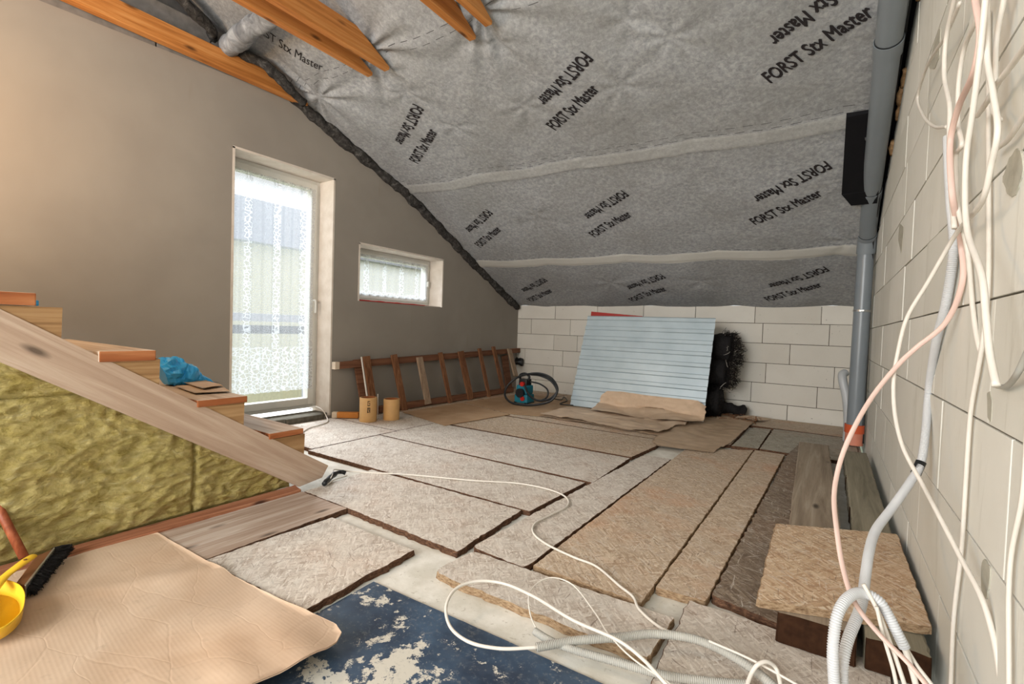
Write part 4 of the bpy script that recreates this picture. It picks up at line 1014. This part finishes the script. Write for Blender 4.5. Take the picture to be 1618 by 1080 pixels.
def bundle():
    root = thing('wire_bundle', 'bristly black bundle of tangled wire standing behind the metal sheet', 'wire bundle', (-1.6, 5.2, 0))
    rr = np.random.default_rng(5)
    # core roll
    V, F = lumpy([(-2.26,5.21,.16), (-1.6,5.22,.16), (-.90,5.18,.16)], .15, 3, .25, 18, 12); mesh('roll_core', V, F, M_BRIST, root, True)
    V, F = lumpy([(-2.22,5.26,.42), (-1.6,5.27,.42), (-.86,5.24,.45)], .15, 9, .25, 18, 12); mesh('roll_core', V, F, M_BRIST, root, True)
    V, F = lumpy([(-2.17,5.32,.70), (-1.6,5.33,.72), (-.84,5.30,.70)], .14, 12, .25, 18, 12); mesh('roll_core', V, F, M_BRIST, root, True)
    b = MB()
    def wire(p, d, L, r):
        q = [np.array(p)]; d = np.array(d, float); d /= np.linalg.norm(d)
        for _ in range(4):
            d = d+rr.normal(0, .45, 3); d /= np.linalg.norm(d); q.append(q[-1]+d*L/4)
        for a in q:
            a[1] = min(a[1], 5.535); a[2] = max(a[2], .012)
        v, f = sweep(np.array(q), r, 4, cap=False); b.add(v, f)
    for _ in range(2600):       # right end, dense
        z = rr.uniform(.03, .86); bulge = .05+.10*math.sin(min(1, max(0, (z-.1)/.75))*math.pi)**.6 if z > .3 else .06
        a = rr.uniform(0, 2*math.pi); xc_ = -.99+(.12 if z > .55 else .08 if z > .3 else .02)
        p = (xc_+rr.uniform(-.06, bulge), 5.06+(z*.26)+rr.uniform(-.04, .14), z)
        wire(p, (rr.uniform(.1, 1), rr.uniform(-.8, .3), rr.uniform(-.8, .8)), rr.uniform(.03, .07), .0016)
    for _ in range(260):       # left end, sparse curls
        z = rr.uniform(.05, .8); p = (-2.36+.08*z+rr.uniform(-.01, .06), 4.95+.25*z+rr.uniform(0, .12), z)
        wire(p, (-1, rr.uniform(-.6, .4), rr.uniform(-.8, .8)), rr.uniform(.05, .12), .0018)
    b.build('loose_wires', M_WIRE, root, kind='stuff')
    b = MB()
    for _ in range(8):
        z = rr.uniform(.05, .8); wire((-.88+rr.uniform(-.03, .1), 4.98+z*.25, z), (rr.uniform(-.2, 1), -.5, rr.uniform(-1, 1)), .09, .0012)
    b.build('bright_wires', M_CABLE, root, kind='stuff')
bundle()
rs0, rs1 = at(1, 5.12, 934, 494), at(1, 5.12, 1015, 498.5)
v, f = beam(rs0+(0, 0, -.03), rs1+(0, 0, -.05), .01, .09, .002); mesh('red_sheet', v, f, M_REDSH, label='narrow red sheet edge showing above the metal sheet', cat='metal sheet')
# curled kraft paper propped on the sheet's foot
def curl():
    nx, ny = 70, 24; V = []; tl = BL+(TL_-BL)*0; 
    up = (TL_-BL)/np.linalg.norm(TL_-BL)
    for i in range(nx+1):
        s = i/nx; x = -1.98+s*1.04; yb_ = 4.70+.04*s; hgt = np.interp(s, [0, .06, .2, .5, .8, .93, 1], [.10, .155, .16, .15, .15, .15, .10]); f0 = .24
        f0 = np.interp(s, [0, .08, .9, 1], [.24, .27, .26, .12])
        for j in range(ny+1):
            u = j/ny
            if u < .6: q = u/.6; y = yb_-f0*(1-q)-.045; z = .040+.012*math.sin(q*3+s*9)+.05*q*q
            else: q = (u-.6)/.4; y = yb_-.045+.045*q*.6-.02*(1-q); z = .090+(hgt-.03)*q
            nn = abs(noise.noise(Vector((x*6, u*3, 1))))+.4*abs(noise.noise(Vector((x*16, u*8, 4))))
            V.append((x+.02*noise.noise(Vector((u*5, s*3, 2))), y-.028*nn, z+.012*nn))
    m = ny+1; F = [(i*m+j, (i+1)*m+j, (i+1)*m+j+1, i*m+j+1) for i in range(nx) for j in range(ny)]
    K = len(V); V += [(x, y+.002, z-.002) for x, y, z in V]; F += [tuple(q+K for q in f)[::-1] for f in F]
    mesh('kraft_paper', V, F, M_KRAFT, smooth=True, label='curled brown kraft paper propped against the foot of the metal sheet', cat='paper')
curl()
# debris by the wall
V, F = lumpy([(-.98,5.33,.05), (-.88,5.36,.075), (-.78,5.38,.07), (-.70,5.40,.04)], .055, 51, .55, 14, 14)
V[:, 2] = np.maximum(V[:, 2], .008); mesh('black_bag', V, F, M_BRIST, smooth=True, label='small black bag of rubbish on the floor right of the wire bundle', cat='bag')
crumple('cardboard_scrap', [(-.78,5.18),(-.60,5.40),(-.46,5.32),(-.58,5.10)], .02, M_KRAFT, 'torn cardboard scrap lying beside the black rubbish bag', .03, 61, 'cardboard', .003, .02)
rr = np.random.default_rng(8); b = MB()
for _ in range(40):
    p = np.array([rr.uniform(-.98, -.55), rr.uniform(5.0, 5.35), .03]); d = rr.normal(0, 1, 3)*(1, 1, .15); d /= np.linalg.norm(d); v, f = beam(p, p+d*rr.uniform(.03, .1), .008, .004, 0); b.add(v, f)
b.build('wood_splinters', M_BRW, label='scattered brown splinters and straw near the black rubbish bag', cat='debris', kind='stuff')

# ================================================================== DRAIN PIPE
pp = thing('drain_pipe', 'thick grey drain pipe in the right corner bending along the roof slope', 'pipe', (.19, 4.55, 0))
def cyl(name, a, b_, r, mat, parent=pp, ns=40, lip=None):
    a = np.array(a, float); b_ = np.array(b_, float); P = [a, b_]; R_ = [r, r]
    v, f = sweep(np.array(P), np.array(R_), ns); o = mesh(name, v, f, mat, parent, True)
    m = o.modifiers.new('e', 'EDGE_SPLIT'); m.split_angle = math.radians(40); return o
# measured centres of the pipe, bottom to top
def pc(x, y, w): return dp(x, y, .11*FPX*1.17/w)
base = np.array([.185, 4.62, .05]); 
PB = at(1, 4.62, 1350, 676); PM = at(1, 4.60, 1368, 400)
bend = at(1, 4.57, 1370, 378)
k1 = dp(1377, 300, 3.25); k2 = dp(1391, 190, 2.75); k3 = dp(1404.5, 62, 2.28); k4 = k3+(k3-k2)*2.2
cyl('lower_pipe', PB, PM, .055, M_PVC)
cyl('socket', PM, bend, .062, M_PVC)
cyl('elbow', bend-(0, 0, .01), bend+(k1-bend)*.10, .056, M_PVC)
cyl('middle_pipe', bend+(k1-bend)*.05, k1, .056, M_PVC)
cyl('upper_pipe', k1, k3, .055, M_PVC)
cyl('top_pipe', k3, k4, .054, M_PVC)
for p, d, L in ((k1, k3-k1, -.10), (k3, k4-k3, -.09), (bend+(k1-bend)*.12, k1-bend, -.07)):
    d = d/np.linalg.norm(d); cyl('socket', p+d*L, p, .0605, M_PVC); cyl('seal_ring', p, p+d*.006, .0575, M_RUBBER)
def ringc(p, d, r):
    d = d/np.linalg.norm(d); b = MB(); v, f = sweep(np.array([p-d*.008, p+d*.008]), r, 40); b.add(v, f)
    e = np.cross(d, (0, 1, .2)); e /= np.linalg.norm(e); b.box(p-(.012, r+.016, .008), p+(.012, -r+.004, .008), .002); b.build('pipe_clamp', M_STEEL, pp)
ringc(at(1, 4.61, 1362, 491), np.array([.05, 0, 1.0]), .0585)
k15 = k1+(k2-k1)*.70; ringc(dp(1385, 212, 2.85), k3-k1, .0585)
cyl('orange_socket', PB-(0, 0, .005)+(0,0,-.03), PB+(0, 0, .03), .066, M_ORPIPE)
cyl('floor_socket', PB-(0, 0, .13), PB-(0, 0, .035), .060, M_SALMON)
q0, q1 = at(1, 4.75, 1340, 668), at(1, 4.85, 1331, 592)
v, f = sweep(catmull([q0*(1,1,0)+(0,0,.004), q0, (q0+q1)/2+(.01, 0, 0), q1, q1+(.02, .03, .02)], 8), .032, 20); mesh('vent_pipe', v, f, M_PVCL, smooth=True, label='short pale thin pipe rising just left of the drain pipe foot', cat='pipe')
# black vent box hanging from the roof beside the pipe
R0, R1 = roofat(1336, 175), roofat(1338, 296)
xb0_, xb1_ = .02, XR-.04; yA, yBb = 3.42, 4.02
b = MB(); dz = .02
V = []
for y in (yA, yBb):
    z = roofz(y)
    for x in (xb0_, xb1_):
        for h in (-.035, .10): V.append((x, y, z+h))
b.add(V, [(0,1,3,2),(4,6,7,5),(0,4,5,1),(2,3,7,6),(0,2,6,4),(1,5,7,3)])
V = [(xb0_, yBb, roofz(yBb)-.035), (xb1_, yBb, roofz(yBb)-.035), (xb1_, yBb+.10, roofz(yBb+.1)-.045), (xb0_+.06, yBb+.10, roofz(yBb+.1)-.045)]
V += [(x, y, z-.004) for x, y, z in V]; b.add(V, [(0,1,2,3),(4,7,6,5),(0,4,5,1),(1,5,6,2),(2,6,7,3),(3,7,4,0)])
b.build('vent_box', M_BLACK, label='black vent box set in the roof membrane behind the drain pipe', cat='vent')
# orange foam dabs along the top of the right wall
rr = np.random.default_rng(17); b = MB()
for y0 in np.arange(1.5, 3.9, .12):
    z = roofz(y0)-.01; n = 5
    if rr.random() < .35: continue
    V, F = lumpy([(XR-.002, y0, z-.01), (XR-.004, y0+.05, z-.035), (XR-.002, y0+.10, z-.055)], .006+.010*rr.random(), 60+y0, .6, 10, 30); b.add(V, F)
b.build('foam_bead', M_FOAM, smooth=True, label='broken orange foam line along the top of the right block wall', cat='foam')
cable('black_cable', [(XR-.03, y, roofz(y)-.012+.01*math.sin(y*7)) for y in np.linspace(1.3, 4.5, 14)]+[(XR-.02, 4.62, 1.2), (XR-.02, 4.62, .6), (XR-.02, 4.60, .03)], .007, M_RUBBER, 'black cable running down the corner behind the drain pipe')

# ================================================================== CABLES AND CONDUITS
def wp(x, y, o=.02): return at(0, XR-o, x, y)
def pts(L, dflt=.02):
    out = []
    for p in L:
        if len(p) == 2: out.append(wp(p[0], p[1], dflt))
        elif p[2] == 'f': out.append(fl(p[0], p[1], p[3]))
        elif p[2] == 'w': out.append(wp(p[0], p[1], p[3]))
        else: out.append(dp(*p))
    return out
def up(L, k=.35):
    P = L[0]+(L[0]-L[1])/np.linalg.norm(L[0]-L[1])*k; return [P]+L
conduit('conduit', pts([(1497,216,'w',.02),(1499,270,'w',.018),(1502,320,'w',.016),(1507,387,'w',.014),(1495,476,'w',.014),(1480,536,'w',.014),(1467,621,1.48),(1463,676,1.42),(1454,734,1.37),(1439,760,1.34),(1408,804,1.28),(1384,837,1.22),(1373,872,1.14),(1368,905,1.09),(1360,958,1.02),(1338,1016,.97),(1331,1060,.95),(1335,1120,.95),(1345,1200,.93)]), .0108, M_CONDW, 'long light grey corrugated conduit hanging down the right wall with a black tape band')
V, F = sweep(np.array([dp(1455.5,729,1.372), dp(1452,737,1.37), dp(1447,748,1.36)]), .0125, 14); mesh('tape_band', V, F, M_RUBBER, bpy.data.objects['conduit'], True)
conduit('conduit', pts([(1322,1160,.93),(1318,1080,.93),(1316,1040,.93),(1317,1010,.935),(1324,969,.95),(1340,944,.97),(1363,936,.985),(1388,948,.975),(1404,972,.965),(1418,1000,.955),(1429,1022,.95)]), .0105, M_CONDW, 'light grey conduit arch whose open end points down, in front of the OSB square')
conduit('conduit', pts([(848,1022,'f',.02),(907,1012,'f',.022),(980,1006,'f',.03),(1033,1001,'f',.04),(1100,1010,'f',.045),(1153,1034,'f',.04),(1194,1060,'f',.03),(1235,1095,'f',.02)]), .0115, M_COND, 'grey corrugated conduit arching over the floor boards from the wire loop')
conduit('conduit', pts([(845,997,'f',.016),(870,1012,'f',.016),(907,1026,'f',.012),(967,1043,'f',.012),(1050,1066,'f',.012),(1120,1076,'f',.014),(1180,1081,'f',.014)]), .0105, M_COND, 'lower grey corrugated conduit lying along the edge of the blue panel')

cable('flat_cable', up(pts([(1541,0),(1549,61),(1541,107),(1514,171),(1502,220),(1505,309),(1518,383,1.15),(1521,443,1.14),(1493,511,1.2),(1448,549,1.25),(1424,571,1.26),(1380,624,1.26),(1344,687,1.22),(1327,731,1.2),(1318,781,1.16),(1322,836,1.1),(1332,897,1.05),(1351,952,.99),(1390,1002,.93),(1435,1047,.89),(1475,1095,.85)], .05)), .0062, M_CABLEP, 'pinkish flat cable swinging from the right wall down across the OSB square', flat=.6)
cable('white_cable', up(pts([(1560,0),(1560,92),(1569,147),(1576,211),(1566,260),(1555,309),(1507,375,1.12),(1466,446,1.2),(1433,502,1.25),(1418,560,1.27),(1412,600,1.27),(1414,654,1.25),(1427,707,1.2),(1457,764,1.12),(1476,800,1.05),(1516,877,.95),(1552,947,.87),(1571,1011,.84),(1583,1085,.82)], .045)), .0048, M_CABLE, 'white cable bowing out from the knot and back down the right wall')
cable('white_cable', up(pts([(1508,0),(1495,61),(1492,116),(1501,171),(1500,214),(1503,300),(1508,360)], .04)), .0055, M_CABLE, 'leftmost straight white cable at the top of the right wall')
cable('white_cable', pts([(1517,4),(1495,55),(1470,95),(1459,120),(1450,153),(1459,183),(1477,200),(1497,200)], .035), .0045, M_CABLE, 'white cable loop bulging left at the top of the right wall')
cable('white_cable', up(pts([(1547,10),(1541,34),(1523,79),(1515,128),(1514,195),(1520,229),(1511,244),(1511,290),(1514,330),(1528,392,1.1),(1537,487,1.05),(1546,544,1.02),(1567,601,.98),(1573,611,.97)], .035)), .0048, M_CABLE, 'white cable ending at the small hole beside the mortar crack')
cable('white_cable', up(pts([(1557,0),(1547,98),(1535,189),(1527,244),(1525,324),(1529,368),(1552,440),(1558,502),(1564,559),(1574,609)], .055)), .0052, M_CABLE, 'straight thick white cable running down to the wall hole from above the knot')
cable('grey_cable', pts([(1576,610,'w',.01),(1590,610,'w',.012),(1608,589,'w',.02),(1618,568,'w',.02),(1660,470,'w',.03)]), .0045, M_COND, 'short grey cable curving up to the right from the wall hole')
cable('white_cable', pts([(1660,15),(1618,76),(1597,105),(1575,134),(1560,160),(1544,183)], .03), .0050, M_CABLE, 'white cable crossing diagonally at the top right corner')
cable('grey_cable', pts([(1670,100),(1618,183),(1593,220),(1575,235)], .015), .0045, M_CABLE, 'thin pale cable crossing diagonally below the top right corner')
cable('white_cable', up(pts([(1562,250),(1562,330),(1561,457),(1554,530),(1546,580),(1534,648),(1526,760),(1519,869),(1507,975),(1502,1090)], .008)), .0042, M_CABLE, 'straight pale cable clipped flat on the right wall down to the bottom')
cable('white_cable', pts([(1650,300),(1640,500),(1625,650),(1616,780),(1596,891),(1594,1090)], .008), .0035, M_CABLE, 'pale cable lying on the wall at the right edge')
cable('white_cable', up(pts([(1586,0),(1575,60),(1572,140),(1569,170),(1580,190)], .025)), .0045, M_CABLE, 'white cable falling behind the crossing at the top right')
# bundle hanging out of the arch
cable('white_cable', pts([(1364,922,.985),(1385,961,.965),(1407,1016,.95),(1424,1065,.93),(1445,1130,.92)]), .0040, M_CABLE, 'white wire with pointed tip alongside the conduit arch')
cable('white_cable', pts([(1385,958,.955),(1396,1005,.945),(1412,1060,.93),(1425,1130,.92)]), .0035, M_CABLE, 'thin white wire hanging left of the conduit arch end')
cable('white_cable', pts([(1428,1020,.95),(1437,1046,.94),(1448,1085,.93),(1460,1140,.92)]), .0055, M_CABLE, 'thick white cable coming out of the conduit arch end')
cable('white_cable', pts([(1431,1022,.955),(1450,1052,.94),(1475,1085,.92),(1500,1130,.9)]), .0035, M_CABLE, 'thin white wire rightmost of those leaving the conduit arch')
# floor cables
cable('floor_cable', pts([(527,741,'f',.03),(560,745,'f',.006),(640,749,'f',.007),(747,758.6,'f',.007),(821,763.5,'f',.007),(871,774,'f',.007),(894,785,'f',.007),(897,798,'f',.007),(870,813,'f',.007),(846,826,'f',.007),(842,840,'f',.007),(860,857,'f',.008),(907,880,'f',.008),(940,893,'f',.008),(980,926,'f',.010),(1000,942,'f',.010),(1010,962,'f',.010),(1047,993,'f',.012),(1075,1003,'f',.02)]), .0042, M_CABLE, 'long white cable snaking over the OSB boards from the stair foot', 'cable')
cable('wire_loop', pts([(849,1022,'f',.02),(790,1024,'f',.012),(740,1013,'f',.01),(710,987,'f',.01),(705,957,'f',.03),(720,930,'f',.045),(750,918,'f',.05),(790,920,'f',.05),(840,940,'f',.06),(907,980,'f',.07),(980,1013,'f',.07),(1015,1040,'f',.06),(1047,1074,'f',.05),(1080,1110,'f',.04)]), .0045, M_CABLE, 'large white wire loop over the scratched blue panel')
cable('wire_loop', pts([(850,998,'f',.016),(838,970,'f',.02),(836,940,'f',.04),(850,920,'f',.05),(872,912,'f',.055),(900,920,'f',.05),(940,967,'f',.045),(961,1000,'f',.05),(1000,1040,'f',.045),(1060,1080,'f',.03)]), .0022, M_CABLE, 'thin white wire loop standing on the round-cornered OSB strip')
cable('white_cable', pts([(1176,1095,'f',.02),(1188,1062,'f',.05),(1198,1049,'f',.07),(1212,1045,'f',.075),(1226,1055,'f',.06),(1233,1080,'f',.04),(1236,1110,'f',.02)]), .0048, M_CABLE, 'short white cable arch at the bottom edge beside the conduit')
cable('white_cable', pts([(1120,1012,'f',.06),(1184,1040,'f',.055),(1254,1078,'f',.05),(1290,1100,'f',.04)]), .0030, M_CABLE, 'thin white wire lying on the arching grey conduit')
cable('socket_cable', [at(0, XL-.06, *p) for p in ((489,645),(498,642))]+[at(0, XL+.03, 510,648), at(0, XL+.07, 516,658), fl(517,666,.008), fl(505,671,.008), fl(488,676,.008), fl(478,682,.008)], .0045, M_CABLE, 'white cable coming off the door sill and down onto the floor')
cable('stair_cable', pts([(527,742,'f',.03),(524,752,'f',.03),(517,764,'f',.012),(530,757,'f',.008),(548,751,'f',.006)]), .0035, M_CABLE, 'white cable wrapped round the foot of the stair stringer')

# ================================================================== BROOM, BRUSH, DUSTPAN
br = thing('broom', 'broom with reddish pole, wooden head and black bristles on the cardboard', 'broom', (-2.1, .40, .02))
zb0 = .03
hA, hB = fl(22,928,.05), fl(84,866,.05)
def quadbox(name, P, z0, z1, mat, parent, bev=.003): return slab(name, P, z0, z1, mat, jit=.0002, bev=bev, rad=.003, parent=parent)
bh = quadbox('broom_head', [fl(24,922,.055)[:2], fl(56,878,.055)[:2], fl(85,866,.055)[:2], fl(40,924,.055)[:2]], .030, .055, M_BRW, br)
quadbox('metal_edge', [fl(38,925,.056)[:2], fl(85,865,.056)[:2], fl(87,866,.056)[:2], fl(41,926,.056)[:2]], .025, .058, M_STEEL, bh, .0005)
b = MB(); rr = np.random.default_rng(2); A0, A1 = fl(41,926,.045), fl(87,866,.045); B0, B1 = fl(52,941,.022), fl(113,868,.022)
for _ in range(1400):
    s = rr.random(); a = A0+(A1-A0)*s+rr.normal(0, .003, 3); e = B0+(B1-B0)*s+rr.normal(0, .005, 3); e[2] = max(e[2]+rr.uniform(-.002, .018), .022); a[2] = .030+rr.random()*.022
    v, f = sweep(np.array([a, (a+e)/2+(0, 0, .004), e]), .0012, 3, cap=False); b.add(v, f)
v, f = bevbox(np.zeros(3), np.ones(3), 0); 
b.build('bristles', M_BRIST, br, kind='stuff')
P = np.array([dp(38,878,1.62), dp(0,806,1.62)]); hd = P[1]-P[0]; p0 = fl(38,880,.05); p1 = dp(-8,792,1.80) ; v, f = sweep(np.array([p0, p0+(at(0, p0[0]-.10, 0, 806)-p0), p0+(at(0, p0[0]-.10, 0, 806)-p0)*5.0]), .0125, 16); mesh('handle', v, f, M_HANDLE, br, True)
dpn = thing('dustpan', 'yellow plastic dustpan at the left edge beside the broom', 'dustpan', (-1.95, .30, .02))
def pan():
    # scoop: floor, walls and rolled rim around an oval front
    cx_, cy_ = fl(0,950,.04)[:2]; rim = [fl(x, y, .060)[:2] for x, y in ((-60,935),(-40,922),(-15,916),(10,918),(28,924),(37,935),(38,950),(33,966),(20,980),(2,992),(-25,1000),(-60,1000))]
    rim = catmull([np.array([p[0], p[1], 0]) for p in rim], 5)[:, :2]; c = rim.mean(0); V = []; n = len(rim)
    for s, z in ((.80, .030), (.93, .036), (1.0, .062), (1.035, .063), (1.04, .058), (.955, .030), (.80, .026)):
        for p in rim: q = c+(p-c)*s; V.append((q[0], q[1], z))
    F = []
    for L in range(6):
        for i in range(n-1): F.append((L*n+i, L*n+i+1, (L+1)*n+i+1, (L+1)*n+i))
        F.append((L*n+n-1, L*n, (L+1)*n, (L+1)*n+n-1))
    F.append(tuple(range(n))); F.append(tuple(range(6*n, 7*n))[::-1])
    mesh('pan', V, F, M_YEL, dpn, True)
pan()
hp_ = [fl(-10,930,.065), fl(8,910,.075), fl(30,893,.085), fl(46,882,.088), fl(54,877,.086)]
v, f = sweep(catmull(hp_, 8), np.interp(np.linspace(0, 1, 33), [0, .3, .7, .95, 1], [.014, .011, .013, .011, .006]), 16, .55); dh = mesh('handle', v, f, M_YEL, dpn, True)
h0 = fl(40,883.5,.0945); v, f = sweep(np.array([h0-(0,0,.0005), h0+(0,0,.0008)]), .0045, 14); mesh('hang_hole', v, f, M_BRW, dh)

# ------------------------------------------------------------------ groups of like things
GR = {'osb_board': 'OSB boards laid loose over the floor', 'osb_square': 'OSB boards laid loose over the floor', 'roof_beam': 'pine beams under the roof', 'insulation_batt': 'mineral wool batts under the stair',
      'wooden_plank': 'thick planks along the right wall', 'hardboard_sheet': 'thin hardboard sheets', 'kraft_paper': 'kraft paper around the metal sheet', 'cardboard_scrap': 'cardboard scraps',
      'cardboard_tube': 'cardboard tubes by the door', 'conduit': 'grey corrugated conduits', 'white_cable': 'loose white cables', 'grey_cable': 'loose white cables', 'wire_loop': 'wire loops on the floor',
      'lace_curtain': 'lace curtains', 'leaning_board': 'boards leaning behind the ladder', 'insulation_fleece': 'dark fleece along the gable', 'foam_bead': 'foam beads'}
for o in bpy.data.objects:
    k = o.name.split('.')[0]
    if o.parent is None and k in GR and 'label' in o: o['group'] = GR[k]
